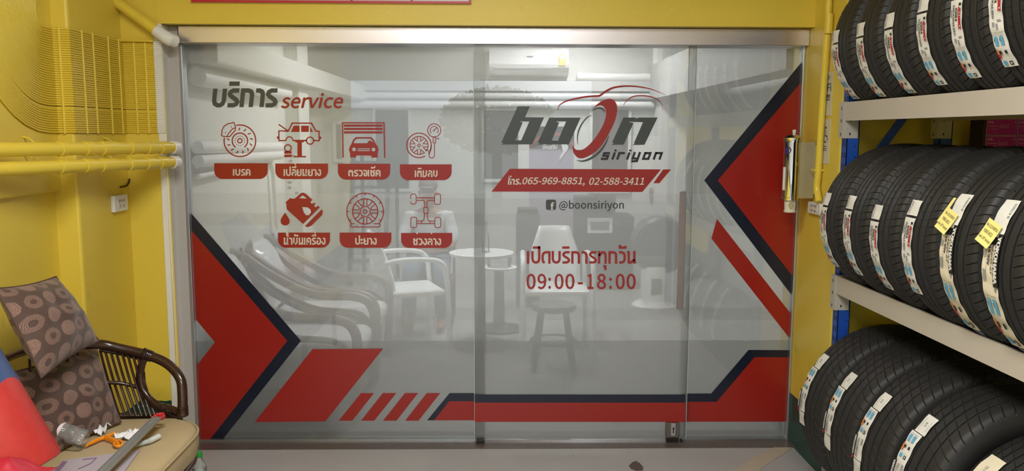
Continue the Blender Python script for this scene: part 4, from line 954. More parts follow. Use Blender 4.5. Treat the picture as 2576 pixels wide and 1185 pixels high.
# ================================================================= rattan bench at the left
def rattan():
    k = N('dark rattan'); p = k.n('ShaderNodeBsdfPrincipled'); k.l(p.outputs[0], k.out.inputs[0]); p.inputs['Roughness'].default_value = .22; p.inputs['Coat Weight'].default_value = .3
    tc = k.n('ShaderNodeTexCoord'); nz = k.n('ShaderNodeTexNoise'); nz.inputs['Scale'].default_value = 14; nz.inputs['Detail'].default_value = 6; k.l(tc.outputs['Object'], nz.inputs[0])
    k.l(k.mix(nz.outputs[0], (.012, .006, .004, 1), (.055, .022, .012, 1)), p.inputs['Base Color']); return k.m
m_rat = rattan()
m_seat = mat('beige seat fabric', rgb(178, 158, 122), .7, var=.03, vscale=20, bump=.25, bscale=300)
ben = thing('rattan_bench', 'dark brown rattan bench with slatted sides and a beige seat cushion', 'bench', (-1.5, 2.9, 0))
SZ = .45
# seat cushion outline in plan (rounded far corner), pushed to a puffed slab
out = [(-1.80, 3.43), (-1.42, 3.455), (-1.33, 3.44), (-1.255, 3.37), (-1.222, 3.28), (-1.215, 3.15), (-1.215, 2.3), (-1.225, 2.2), (-1.30, 2.12), (-1.80, 2.12)]
P = smoothp([(x, y, 0) for x, y in out[:6]], 5) + [V((-1.213, 3.0, 0)), V((-1.212, 2.8, 0)), V((-1.212, 2.6, 0)), V((-1.215, 2.3, 0)), V((-1.225, 2.2, 0)), V((-1.30, 2.12, 0)), V((-1.80, 2.12, 0))]
cen = V((-1.52, 2.78, 0)); n = len(P); mb = MB(); mb.smooth = True; vs = []
prof = [(.90, SZ - .118), (.975, SZ - .105), (1.0, SZ - .07), (1.0, SZ - .045), (.985, SZ - .018), (.955, SZ - .004), (.90, SZ + .002), (.7, SZ + .006), (.4, SZ + .008)]
for s, z in prof:
    for p in P:
        d = p - cen; L = d.length; q = cen + d * (1 - (1 - s) * .42 / max(L, .25)) if s > .85 else cen + d * s
        vs.append((q.x, q.y, z))
vs.append((cen.x, cen.y, SZ + .008)); mm = len(prof)
fs = [(i * n + k, i * n + (k + 1) % n, (i + 1) * n + (k + 1) % n, (i + 1) * n + k) for i in range(mm - 1) for k in range(n)] + [((mm - 1) * n + k, (mm - 1) * n + (k + 1) % n, len(vs) - 1) for k in range(n)] + [tuple(range(n))[::-1]]
mb.add(vs, fs); seat = obj('seat_cushion', mb, m_seat, ben)
pp = [V((cen.x + (p.x - cen.x), p.y, SZ - .012)) for p in P]; pp = [V((q.x + (.001 if q.x > cen.x else 0), q.y, q.z)) for q in pp]
obj('piping', MB().tube([V((p.x, p.y, SZ - .016)) + (p - cen).normalized() * -.001 for p in P[:-1]], .0042, 8), m_seat, seat)
# frame
def rt(name, pts, r, par=ben, k=6, n=12): return obj(name, MB().tube(smoothp(pts, k), r, n), m_rat, par)
A = lambda px, py, Y: at_y(px, py, Y)
Y1 = 3.47
rt('top_rail', [A(-60, 935, 2.75), A(0, 905, 2.95), A(60, 882, 3.15), A(130, 872, 3.32), A(245, 866, 3.46), A(300, 876, 3.49), A(370, 893, 3.50), A(420, 915, 3.49), A(452, 950, 3.46), A(459, 990, 3.44), A(459, 1046, 3.42)], .0205, n=16)
rt('arm_loop', [A(368, 895, 3.50), A(357, 920, 3.50), A(354, 955, 3.50), A(366, 990, 3.49), A(395, 1018, 3.47), A(430, 1028, 3.45), A(457, 1040, 3.43)], .0145, n=14)
rt('arm_loop', [A(362, 897, 3.51), A(350, 925, 3.51), A(348, 960, 3.51), A(360, 998, 3.50), A(392, 1027, 3.48), A(425, 1040, 3.46), A(452, 1052, 3.44)], .0095)
rt('inner_rail', [A(250, 880, 3.48), A(300, 889, 3.505), A(352, 902, 3.51)], .0085)
rt('cross_rail', [A(268, 962, 3.47), A(310, 965, 3.50), A(352, 976, 3.51)], .0085)
rt('lower_rail', [A(300, 1046, 3.46), A(360, 1046, 3.50), A(420, 1048, 3.47), A(455, 1052, 3.44)], .012)
tops = [(252, 882), (265, 884), (279, 886), (293, 888), (308, 891), (322, 894), (336, 898), (348, 902)]
bots = [(300, 1046), (315, 1046), (330, 1046), (344, 1047), (357, 1047), (369, 1047), (380, 1048), (390, 1046)]
for (a, b), (c, d) in zip(tops, bots): rt('slat', [A(a, b, 3.49), A((a + c) / 2 - 2, (b + d) / 2, 3.50), A(c, d, 3.47)], .0056, k=3, n=8)
for k in range(9):   # back slats along the wall side
    y = 2.35 + k * .115; rt('slat', [V((-1.80 + .01 * k, y, .80 + .003 * k)), V((-1.80 + .01 * k, y, .42))], .0056, k=2, n=8)
rt('back_post', [V((-1.74, 3.36, .84)), V((-1.76, 3.38, .4)), V((-1.78, 3.4, .0))], .018)
def wrap(c, d, r):   # cane wrapping
    mb = MB(); d = V(d).normalized(); a = d.orthogonal().normalized(); b = d.cross(a); P = []
    for i in range(6 * 12 + 1): t = i / 12; P.append(V(c) + d * (t - 3) * .0075 + (a * cos(2 * pi * t) + b * sin(2 * pi * t)) * r)
    mb.tube(P, .0036, 6); return obj('cane_wrapping', mb, m_rat, ben)
wrap(A(371, 893, 3.50), A(390, 902, 3.5) - A(350, 886, 3.5), .0215); wrap(A(354, 950, 3.505), (0, 0, 1), .0165); wrap(A(459, 1035, 3.425), (0, 0, 1), .0215); wrap(A(425, 1030, 3.455), A(440, 1034, 3.45) - A(410, 1024, 3.46), .0165)
rt('seat_rail', [V((-1.80, 3.40, .315)), V((-1.36, 3.42, .315)), V((-1.27, 3.34, .312)), V((-1.245, 3.2, .31)), V((-1.245, 2.8, .31)), V((-1.245, 2.2, .31))], .017)
rt('seat_rail', [V((-1.38, 3.39, .285)), V((-1.30, 3.32, .28)), V((-1.27, 3.18, .278)), V((-1.27, 2.8, .278)), V((-1.27, 2.2, .278))], .013)
for (x, y) in ((-1.28, 3.30), (-1.30, 3.18), (-1.28, 2.3), (-1.76, 2.3)): rt('leg', [V((x, y, .30)), V((x + .004, y, .15)), V((x + .01, y - .004, 0))], .016, k=3)

# ================================================================= brown cushions with ring pattern
def cushion_mat():
    k = N('brown circle fabric'); p = k.n('ShaderNodeBsdfPrincipled'); k.l(p.outputs[0], k.out.inputs[0]); p.inputs['Roughness'].default_value = .75; p.inputs['Sheen Weight'].default_value = .2
    uv = k.n('ShaderNodeTexCoord'); sp = k.n('ShaderNodeSeparateXYZ')
    wz = k.n('ShaderNodeTexNoise'); wz.inputs['Scale'].default_value = 3.0; k.l(uv.outputs['UV'], wz.inputs[0])
    vm = k.n('ShaderNodeVectorMath', operation='SCALE'); k.l(wz.outputs['Color'], vm.inputs[0]); vm.inputs['Scale'].default_value = .05
    va = k.n('ShaderNodeVectorMath', operation='ADD'); k.l(uv.outputs['UV'], va.inputs[0]); k.l(vm.outputs[0], va.inputs[1]); k.l(va.outputs[0], sp.inputs[0])
    v = k.math('MULTIPLY', sp.outputs[1], 4.6); row = k.math('FLOOR', v)
    odd = k.math('MODULO', row, 2.0); u = k.math('ADD', k.math('MULTIPLY', sp.outputs[0], 4.6), k.math('MULTIPLY', odd, .5)); col = k.math('FLOOR', u)
    du = k.math('SUBTRACT', k.math('FRACT', u), .5); dv = k.math('SUBTRACT', k.math('FRACT', v), .5)
    ang = k.math('ARCTAN2', dv, du)
    d = k.math('SQRT', k.math('ADD', k.math('MULTIPLY', du, du), k.math('MULTIPLY', dv, dv)))
    nz = k.n('ShaderNodeTexNoise'); nz.inputs['Scale'].default_value = 26; k.l(uv.outputs['UV'], nz.inputs[0])
    d2 = k.math('ADD', d, k.math('MULTIPLY', k.math('SUBTRACT', nz.outputs[0], .5), .09))
    inside = k.math('LESS_THAN', d2, .405)
    par = k.math('MODULO', k.math('ADD', k.math('ADD', col, row), 40), 2.0)
    rings = k.math('MULTIPLY', k.math('GREATER_THAN', k.math('SINE', k.math('MULTIPLY', d2, 112)), -.25), k.math('GREATER_THAN', d2, .17))
    fz = k.n('ShaderNodeTexNoise'); fz.inputs['Scale'].default_value = 150; fz.inputs['Detail'].default_value = 2; k.l(uv.outputs['UV'], fz.inputs[0])
    fuzz = k.math('GREATER_THAN', fz.outputs[0], .44)
    m = k.math('ADD', k.math('MULTIPLY', par, fuzz), k.math('MULTIPLY', k.math('SUBTRACT', 1.0, par), rings))
    m = k.math('MULTIPLY', m, inside)
    c = k.mix(m, (.070, .037, .028, 1), (.245, .140, .108, 1)); k.l(c, p.inputs['Base Color'])
    b = k.n('ShaderNodeBump'); b.inputs['Strength'].default_value = .6; b.inputs['Distance'].default_value = .004; k.l(m, b.inputs['Height']); k.l(b.outputs[0], p.inputs['Normal']); return k.m
m_cus = cushion_mat()
def pillow(name, label, TL, TR, BR, BL, th, m, cat='cushion', n=22, wr=.009, seam=True, uvs=1.0):
    rnd = random.Random(3); TL, TR, BR, BL = map(V, (TL, TR, BR, BL)); nm = (TR - TL).cross(BL - TL).normalized()
    if nm.y > 0: nm = -nm
    mb = MB(); mb.smooth = True; uv = []; vs = []
    for sd in (1, -1):
        for j in range(n + 1):
            for i in range(n + 1):
                u, v = i / n, j / n; eu_ = min(u, 1 - u) * 2; ev = min(v, 1 - v) * 2
                # sides pull in between corners
                uu = .5 + (u - .5) * (1 - .07 * (1 - (2 * v - 1) ** 2)); vv = .5 + (v - .5) * (1 - .07 * (1 - (2 * u - 1) ** 2))
                p = TL.lerp(TR, uu).lerp(BL.lerp(BR, uu), vv)
                h = th * (max(0, 1 - (1 - eu_) ** 2.4) * max(0, 1 - (1 - ev) ** 2.4)) ** .62
                h += wr * sin(u * 17 + v * 9) * eu_ * ev + wr * sin(v * 21 - u * 6) * eu_ * ev
                vs.append(p + nm * (sd * h)); uv.append((u * uvs, 1 - v * uvs))
    N1 = (n + 1) ** 2
    for sd in (0, 1):
        fs = [(sd * N1 + j * (n + 1) + i, sd * N1 + j * (n + 1) + i + 1, sd * N1 + (j + 1) * (n + 1) + i + 1, sd * N1 + (j + 1) * (n + 1) + i) for j in range(n) for i in range(n)]
        if sd: fs = [f[::-1] for f in fs]
        mb.add([] if sd else vs, fs) if not sd else mb.f.extend(fs) or mb.m.extend([0] * len(fs))
    mb.uv = uv
    o = obj(name, mb, m); tag(o, label, cat)
    if seam:
        E = []
        for i in range(n): E.append(vs[i])
        for j in range(n): E.append(vs[j * (n + 1) + n])
        for i in range(n, 0, -1): E.append(vs[n * (n + 1) + i])
        for j in range(n, -1, -1): E.append(vs[j * (n + 1)])
        obj('seam', MB().tube(E, .004, 6), mat('brown seam', (.09, .05, .04, 1), .8), o)
    return o
K = lambda px, py, X: at_x(px, py, X)
lo = pillow('cushion', 'brown cushion with ring pattern standing on the bench seat, lower of the two', K(20, 940, -1.76), K(240, 862, -1.76), at_z(304, 1062, .466), at_z(134, 1144, .466), .056, m_cus)
up = pillow('cushion', 'brown cushion with ring pattern tilted on top of the other, leaning on the wall', K(-14, 726, -1.78), K(141, 696, -1.78), K(249, 858, -1.64), K(104, 950, -1.60), .075, m_cus)

# ================================================================= red and blue roll, red cloth
def roll_mat():
    k = N('red and blue vinyl roll'); p = k.n('ShaderNodeBsdfPrincipled'); k.l(p.outputs[0], k.out.inputs[0]); p.inputs['Roughness'].default_value = .45
    tc = k.n('ShaderNodeTexCoord'); sp = k.n('ShaderNodeSeparateXYZ'); k.l(tc.outputs['UV'], sp.inputs[0])
    f = k.math('GREATER_THAN', k.math('ADD', sp.outputs[0], k.math('MULTIPLY', sp.outputs[1], .9)), 0.0)
    nz = k.n('ShaderNodeTexNoise'); nz.inputs['Scale'].default_value = 40; k.l(tc.outputs['Object'], nz.inputs[0])
    red = k.mix(nz.outputs[0], rgb(176, 44, 42), rgb(192, 58, 54)); k.l(k.mix(f, rgb(56, 78, 124), red), p.inputs['Base Color']); return k.m
Yr = 2.62
e1 = at_y(140, 1160, Yr); e0 = at_y(-2, 922, Yr + .02); d = (e1 - e0).normalized(); side = d.cross(V((0, 1, 0))).normalized()
if side.x > 0: side = -side
rr_ = .155; base = e1 + side * rr_ + V((0, 0, .012)); top = base - d * .44
mb = MB(); mb.smooth = True; nn_ = 48; uv = []; vs = []
a_ = -side; b_ = d.cross(a_).normalized()
if b_.y > 0: b_ = -b_
pr = [(.0, rr_ * .90), (.004, rr_ * .97), (.02, rr_), (.3, rr_ * 1.0), (.44, rr_ * .99), (.44, rr_ * .9)]
for s, r_ in pr:
    for k in range(nn_):
        an = 2 * pi * k / nn_; vs.append(base - d * s + a_ * (r_ * cos(an)) + b_ * (r_ * sin(an)))
        uv.append((.30 - s, .24 * (cos(an) - 1)))
mb.add(vs, [(i * nn_ + k, i * nn_ + (k + 1) % nn_, (i + 1) * nn_ + (k + 1) % nn_, (i + 1) * nn_ + k) for i in range(len(pr) - 1) for k in range(nn_)] + [tuple(range(nn_))[::-1]]); mb.uv = uv
tag(obj('vinyl_roll', mb, roll_mat()), 'thick red and blue cylinder leaning against the bench at the left edge', 'cylinder')
# crumpled red cloth
mb = MB(); mb.smooth = True; n = 26; rnd = random.Random(5); vs = []; Yc = 2.42
c0 = at_y(-10, 1190, Yc)
from mathutils import noise
for j in range(n + 1):
    for i in range(n + 1):
        x = (i / n - .5) * .26; y = (j / n - .5) * .20; q = V((x * 14, y * 14, 0))
        z = .055 * (1 - (2 * x / .26) ** 2) * (1 - (2 * y / .2) ** 2) + .018 * noise.noise(q) + .012 * abs(noise.noise(q * 2.3))
        vs.append((c0.x + x, c0.y + y, c0.z - .02 + z))
mb.add(vs, [(j * (n + 1) + i, j * (n + 1) + i + 1, (j + 1) * (n + 1) + i + 1, (j + 1) * (n + 1) + i) for j in range(n) for i in range(n)])
cl_ = obj('cloth', mb, mat('crimson cloth', rgb(176, 26, 50), .5)); tag(cl_, 'crumpled crimson cloth at the bottom left corner below the red and blue cylinder', 'cloth')
mm_ = cl_.modifiers.new('thickness', 'SOLIDIFY'); mm_.thickness = .002

# ================================================================= clutter on the seat
ST = SZ + .009
def G(px, py, z=ST): return at_z(px, py, z)
m_pet = clearp('clear bottle plastic')
def bottle(name, label, base, ax, sc, cap, cap_m, lab_m, cat='bottle'):
    t = thing(name, label, cat, base); q = V((0, 0, 1)).rotation_difference(V(ax).normalized())
    def pf(p): return [(r * sc, z * sc) for r, z in p]
    obj('body', MB().lathe(pf([(.0, .006), (.018, .002), (.028, .0), (.031, .008), (.030, .03), (.0285, .034), (.031, .04), (.031, .058), (.0285, .062), (.031, .068), (.031, .125), (.029, .14), (.022, .16), (.0135, .178), (.0125, .19)]), 32, base, ax), m_pet, t)
    obj('label_band', MB().lathe(pf([(.0316, .078), (.0316, .122)]), 32, base, ax), lab_m, t).data.polygons.foreach_set('use_smooth', [True] * 34)
    if cap: obj('cap', MB().lathe(pf([(.0148, .186), (.0148, .204), (.013, .207), (.0, .207)]), 24, base, ax), cap_m, t)
    return t
labm = mat('pink printed label', rgb(222, 206, 212), .35, var=.35, vscale=50)
b0 = G(216, 1106, ST + .040); b1 = G(100, 1066, ST + .105); ax = (b1 - b0).normalized()
bottle('plastic_bottle', 'empty clear plastic bottle with a pink label lying on the beige seat cushion', b0, ax, 1.15, False, None, labm)
m_green = mat('green cap', rgb(40, 150, 50), .35); labg = mat('green white label', rgb(190, 214, 208), .35, var=.3, vscale=60)
g0 = at_z(500, 1137, .216); 
bottle('water_bottle', 'small clear water bottle with a green cap standing on the floor by the bench', (g0.x, g0.y, .001), (0, 0, 1), 1.04, True, m_green, labg)
m_tis = mat('white tissue', rgb(228, 228, 230), .7)
def crumple(name, label, c, w, d, h, seed, rot=0):
    mb = MB(); mb.smooth = True; n = 14; vs = []
    for j in range(n + 1):
        for i in range(n + 1):
            x = (i / n - .5); y = (j / n - .5); q = V((x * 5 + seed, y * 5, seed)); k = 1 - .35 * abs(noise.noise(V((math.atan2(y, x) * 1.3, seed, 0))))
            z = h * (.5 + .8 * noise.noise(q) + .3 * noise.noise(q * 2.7)) * (1 - .6 * (x * x + y * y) * 2); X = x * w * k; Y_ = y * d * k
            vs.append((c.x + X * cos(rot) - Y_ * sin(rot), c.y + X * sin(rot) + Y_ * cos(rot), ST + .002 + max(0, z)))
    mb.add(vs, [(j * (n + 1) + i, j * (n + 1) + i + 1, (j + 1) * (n + 1) + i + 1, (j + 1) * (n + 1) + i) for j in range(n) for i in range(n)])
    o = obj(name, mb, m_tis); m = o.modifiers.new('thickness', 'SOLIDIFY'); m.thickness = .001; return tag(o, label, 'tissue')
crumple('tissue', 'crumpled white tissue on the seat against the lower brown cushion', G(243, 1088), .085, .10, .05, 1)
crumple('tissue', 'crumpled white tissue on the seat between orange tool and metal channel', G(322, 1102), .095, .07, .035, 4, .4)
# orange scraper
m_or = mat('orange plastic', rgb(232, 142, 30), .35)
zt_ = ST + .012
t = thing('scraper_tool', 'orange plastic tool with a looped handle lying on the seat', 'tool', G(260, 1105))
q = [G(x, y, zt_) for x, y in ((216, 1122), (235, 1112), (256, 1103), (270, 1101))]; mb = MB(); mb.tube(smoothp(q, 4), [.005] * 3 + [.008] * 10, 12, flat=.7); obj('nozzle', mb, m_or, t)
mb = MB(); mb.tube(smoothp([G(x, y, zt_) for x, y in ((262, 1101), (276, 1105), (290, 1112), (298, 1118))], 4), [.010, .012, .012, .013, .013, .013, .013, .013, .012, .012, .011, .010, .009], 14, flat=.6); obj('grip', mb, m_or, t)
obj('side_arm', MB().tube([G(266, 1100, zt_), G(289, 1089, zt_ + .004)], [.008, .006], 12), m_or, t)
lp = [G(x, y, zt_) for x, y in ((288, 1112), (298, 1108), (307, 1112), (307, 1119), (298, 1123), (288, 1120), (288, 1112))]; obj('loop', MB().tube(smoothp(lp, 4), .0055, 10), m_or, t)
# aluminium channel with red end
p0 = G(404, 1044, ST + .05); p1 = G(255, 1192, ST + .035); d = (p1 - p0).normalized(); sd = d.cross(V((0, 0, 1))).normalized(); un = sd.cross(d)
t = thing('aluminium_channel', 'long ribbed aluminium channel with a red end lying across the seat', 'profile', p0)
L = (p1 - p0).length + .12; mb = MB(); wch = .038
sec = [(-1, 0), (-1, .35), (-.8, .35), (-.8, .18), (-.42, .18), (-.42, .34), (-.3, .34), (-.3, .18), (.05, .18), (.05, .30), (.2, .30), (.2, .18), (.72, .18), (.78, .4), (1, .4), (1, 0)]
ring = lambda o: [o + sd * (x * wch / 2) + un * (y * wch / 2) for x, y in sec]
mb.prism(ring(p0 + d * .03), d * L); obj('extrusion', mb, mat('satin aluminium', rgb(158, 160, 164), .32, .55), t)
obj('end_grip', MB().tube([p0 + sd * .018 + d * .034, p0 + sd * .012 - d * .002, p0 - sd * .006 - d * .008, p0 - sd * .019 + d * .02, p0 - sd * .016 + d * .036], .0085, 10), mat('red plastic', rgb(196, 30, 44), .35), t)
# paper sheets under the channel
t = thing('printed_sheet', 'white printed sheet with purple marks lying on the seat under the channel', 'paper', G(250, 1160))
q = [(120, 1200), (160, 1158), (285, 1141), (352, 1132), (300, 1205)]
obj('sheet', MB().prism([G(x, y, ST + .0015) for x, y in q], (0, 0, .001)), mat('sheet', rgb(176, 166, 176), .4, var=.08), t)
mb = MB()
for P in ([(208, 1156), (243, 1152), (228, 1166), (196, 1180)],): 
    Q = [(x, y, 0) for x, y in P]; vs, fs = ribbon([(x, y) for x, y, _ in Q], 2.4); mb.add([G(a.x, a.y, ST + .0032) for a in vs], fs)
mb.add([G(x, y, ST + .0031) for x, y in ((136, 1185), (158, 1160), (170, 1160), (150, 1185))], [(0, 1, 2, 3)])
obj('print', mb, mat('purple print', rgb(134, 104, 134), .5), t)
# grey marker tube
q = [G(x, y, ST + .011) for x, y in ((340, 1122), (352, 1117), (376, 1110), (398, 1099))]
mk = obj('paint_marker', MB().tube(q, [.0045, .0085, .0105, .010], 14), mat('grey plastic', rgb(176, 182, 180), .35)); tag(mk, 'pale grey marker lying on the seat beside the metal channel', 'marker')
obj('marker_cap', MB().tube([q[2], q[3] + (q[3] - q[2]).normalized() * .004], .0112, 14), mat('pale cap', rgb(200, 206, 204), .3), mk)
# ================================================================= interior, seen through the glass
m_dw = mat('dark furniture', rgb(30, 28, 30), .4); m_wp = mat('white plastic', rgb(236, 238, 240), .35); m_wrap = mat('plastic wrapped cushion', rgb(226, 226, 230), .12, var=.12, vscale=16, bump=1.0, bscale=18)
# air conditioner
a = at_y(1232, 124, 9.4); b = at_y(1430, 190, 9.4); x0, x1, z1, z0 = a.x, b.x, a.z, b.z; H = z1 - z0; W_ = x1 - x0
t = thing('air_conditioner', 'white split air conditioner high on the back wall behind the glass door', 'air conditioner', ((x0 + x1) / 2, 9.59, z0))
pf = [(9.595, z1), (9.40, z1), (9.375, z1 - .02), (9.362, z0 + H * .42), (9.38, z0 + H * .30), (9.47, z0 + H * .03), (9.50, z0), (9.595, z0)]
mb = MB(); mb.prism([(x0, y, z) for y, z in pf], (W_, 0, 0)); obj('body', mb, mat('glossy white plastic', rgb(244, 246, 247), .08, coat=.6), t, bevel=.008)
mb = MB(); mb.prism([(x0 + W_ * .06, 9.395, z0 + H * .21), (x0 + W_ * .06, 9.45, z0 + H * .05), (x0 + W_ * .06, 9.43, z0 + H * .04), (x0 + W_ * .06, 9.375, z0 + H * .20)], (W_ * .74, 0, 0)); obj('louvre', mb, m_wp, t)
obj('air_slot', MB().box((x0 + W_ * .06, 9.392, z0 + H * .21), (x0 + W_ * .80, 9.42, z0 + H * .25)), mat('slot grey', rgb(90, 92, 94), .5), t)
obj('logo', MB().box((x0 + W_ * .47, 9.3625, z0 + H * .70), (x0 + W_ * .55, 9.3665, z0 + H * .73)), mat('silver print', rgb(120, 122, 124), .3), t)
yl = MB(); cx_, cz_ = x0 + W_ * .915, z0 + H * .62
P = [(cx_ - .038, cz_ - .07), (cx_ + .038, cz_ - .07), (cx_ + .038, cz_ + .02)] + [(cx_ + .038 * cos(R(q)), cz_ + .02 + .045 * sin(R(q))) for q in range(20, 180, 20)] + [(cx_ - .038, cz_ + .02)]
yl.flat([[(x, 9.358, z) for x, z in P]]); lab = obj('energy_label', yl, mat('energy label', rgb(222, 196, 120), .4), t)
P = [(cx_ + .028 * cos(R(q)), cz_ + .022 + .028 * sin(R(q))) for q in range(0, 360, 30)]; obj('dial', MB().flat([[(x, 9.3565, z) for x, z in P]]), mat('dial white', rgb(240, 240, 236), .4), lab)
# white pipes: continuations on the left wall and along the back wall
for k, (px, py, qx, qy) in enumerate([(478, 372, 690, 371), (478, 408, 690, 393)]):
    p = at_x(px, py, -1.61); p.y = max(p.y, 4.51); q = at_x(qx, qy, -1.61)
    tag(obj('interior_pipe', MB().tube([V((-1.61, p.y, p.z)), V((-1.61, 6.2, q.z + (.006 if k else 0)))], .034, 16), m_pvc), ('upper' if k == 0 else 'lower') + ' white pipe on the left wall inside the room', 'pipe')
tag(obj('interior_pipe', MB().tube(smoothp([V((-1.63, 4.55, 1.415)), V((-1.63, 5.9, 1.455)), V((-1.63, 6.0, 1.44)), V((-1.625, 6.06, 1.36)), V((-1.62, 6.1, .95))], 5), .016, 12), m_pvc), 'thin white pipe turning down the left wall inside the room', 'pipe')
tag(obj('interior_pipe', MB().tube([V((-1.60, 4.52, 1.95)), V((-1.60, 6.4, 1.95))], .05, 16), m_pvc), 'thick white pipe under the beam on the left wall inside the room', 'pipe')
for py in (240, 262):
    z = at_y(1200, py, 9.5).z
    tag(obj('interior_pipe', MB().tube([V((-1.9, 9.5, z)), V((1.78, 9.5, z))], .035, 14), m_pvc), ('upper' if py == 240 else 'lower') + ' white pipe running along the back wall of the room', 'pipe')
z = at_y(1600, 195, 9.5).z; tag(obj('interior_pipe', MB().tube(smoothp([V((.9, 9.5, z)), V((1.7, 9.5, z)), V((1.79, 9.45, z + .05)), V((1.78, 9.4, z + .5))], 4), .05, 14), m_pvc), 'white pipe right of the air conditioner rising at the corner', 'pipe')
# three slim wall niches and poster on pillar
for k, px in enumerate((766, 780, 793)):
    a = at_x(px, 212 + k * 5, -1.97); b = at_x(px, 262, -1.97)
    tag(obj('wall_bracket', MB().box((-1.979, a.y - .05, b.z), (-1.93, a.y + .02, a.z)), m_wp, bevel=.01), 'slim white upright on the far left interior wall, %s of three' % ('left', 'middle', 'right')[k], 'bracket', 'slim white wall uprights')
a = at_y(720, 385, 6.58); b = at_y(760, 505, 6.58)
t = thing('hanging_banner', 'narrow pale banner with grey shapes hanging inside at the left', 'banner', (a.x, 6.57, a.z)); obj('sheet', MB().box((a.x, 6.56, b.z), (b.x, 6.566, a.z)), m_wp, t)
mb = MB(); rnd = random.Random(2)
for k in range(9): xx = a.x + rnd.uniform(.02, .08); zz = b.z + (a.z - b.z) * (k + .5) / 9; mb.add([(xx + .016 * cos(R(q)), 6.558, zz + .012 * sin(R(q))) for q in range(0, 360, 45)], [tuple(range(8))])
obj('print', mb, mat('grey print', rgb(120, 120, 124), .5), t)
# wooden step ladder
t = thing('step_ladder', 'dark wooden step ladder standing by the back wall inside', 'ladder', (-1.2, 8.9, 0))
for x in (-1.60, -1.22):
    obj('rail', MB().obox((x + .02, 9.0, .72), (V((.03, .12, 1)), V((1, 0, 0)), V((0, 1, 0))), (1.44, .05, .03)), m_dw, t); obj('rear_leg', MB().obox((x + .10, 9.28, .70), (V((.02, -.14, 1)), V((1, 0, 0)), V((0, 1, 0))), (1.42, .04, .025)), m_dw, t)
for z in (.25, .5, .78, 1.05, 1.32): obj('step', MB().box((-1.6, 8.93 + z * .11, z), (-1.18, 9.06 + z * .11, z + .03)), m_dw, t)
# round table with bottle and covered dish shelf
tx, ty = at_z(1212, 632, .74).x, 6.35
t = thing('round_table', 'small round white topped table behind the glass door', 'table', (tx, ty, 0)); obj('tabletop', MB().lathe([(.0, .72), (.245, .72), (.25, .73), (.25, .742), (.0, .745)], 40, (tx, ty, 0)), m_wp, t)
obj('column', MB().lathe([(.22, 0), (.22, .02), (.03, .04), (.025, .72)], 24, (tx, ty, 0)), m_dw, t)
t = thing('glass_bottle', 'slim clear bottle standing on the round white table', 'bottle', (tx + .03, ty, .745)); obj('body', MB().lathe([(.03, .746), (.03, .86), (.012, .92), (.012, .96)], 20, (tx + .03, ty, 0)), m_pet, t); obj('stopper', MB().lathe([(.016, .955), (.02, .97), (.012, .99), (.0, .992)], 16, (tx + .03, ty, 0)), mat('stopper', rgb(150, 150, 150), .3), t)
qx, qy = at_z(1256, 668, .60).x, 6.9
t = thing('cake_stand', 'clear covered dish with a white rim beside the round table', 'dish', (qx, qy, 0)); obj('rim', MB().lathe([(.0, .52), (.14, .525), (.15, .54), (.0, .545)], 32, (qx, qy, 0)), m_wp, t); obj('cover', MB().lathe([(.10, .546), (.105, .62), (.09, .66), (.0, .665)], 28, (qx, qy, 0)), m_pet, t); obj('stand', MB().lathe([(.2, 0), (.2, .02), (.05, .05), (.04, .52)], 20, (qx, qy, 0)), m_dw, t)
# white plastic armchairs
def pchair(name, label, x, y, rz):
    t = thing(name, label, 'chair', (x, y, 0)); q = Matrix.Translation((x, y, 0)) @ Matrix.Rotation(rz, 4, 'Z'); T = lambda *p: q @ V(p)
    def tb(n, pts, r, k=5): obj(n, MB().tube(smoothp([T(*p) for p in pts], k), r, 10), m_wp, t)
    for s in (-1, 1):
        tb('arm', [(s * .27, .26, 0), (s * .27, .24, .5), (s * .27, .20, .66), (s * .27, .05, .70), (s * .26, -.2, .69), (s * .25, -.24, .6), (s * .27, -.30, 0)], .02)
    mb = MB(); mb.obox(T(0, 0, .43), (q.to_3x3() @ V((1, 0, 0)), q.to_3x3() @ V((0, 1, 0)), V((0, 0, 1))), (.50, .46, .04)); obj('seat', mb, m_wp, t, bevel=.012)
    P = [T(x_, -.24 - (z_ - .45) * .18 + .10 * (x_ / .24) ** 2, z_) for z_ in (.45, .58, .72, .84, .90) for x_ in [q_ * (1 - max(0, z_ - .66) * 1.7) for q_ in (-.21, -.15, -.08, 0, .08, .15, .21)]]
    mb = MB(); mb.smooth = True; mb.add(P, [(j * 7 + i, j * 7 + i + 1, (j + 1) * 7 + i + 1, (j + 1) * 7 + i) for j in range(4) for i in range(6)]); o = obj('backrest', mb, m_wp, t); m = o.modifiers.new('thickness', 'SOLIDIFY'); m.thickness = .02
    return t
pchair('plastic_armchair', 'white plastic armchair turned sideways left of the round table', -.70, 6.48, R(-70))
pchair('plastic_armchair', 'white plastic armchair facing away behind the opening hours', .47, 6.5, R(180))
# dark stool
sx, sy = .40, 5.75; t = thing('stool', 'dark round stool in front of the white armchair inside', 'stool', (sx, sy, 0)); obj('seat', MB().lathe([(.0, .42), (.15, .42), (.16, .44), (.15, .46), (.0, .465)], 28, (sx, sy, 0)), m_dw, t)
for k in range(4): an = R(45 + 90 * k); obj('leg', MB().tube([(sx + .12 * cos(an), sy + .12 * sin(an), .42), (sx + .2 * cos(an), sy + .2 * sin(an), 0)], .018, 10), m_dw, t)
obj('ring', MB().tube([(sx + .16 * cos(R(a_)), sy + .16 * sin(R(a_)), .2) for a_ in range(0, 361, 20)], .01, 8), m_dw, t)
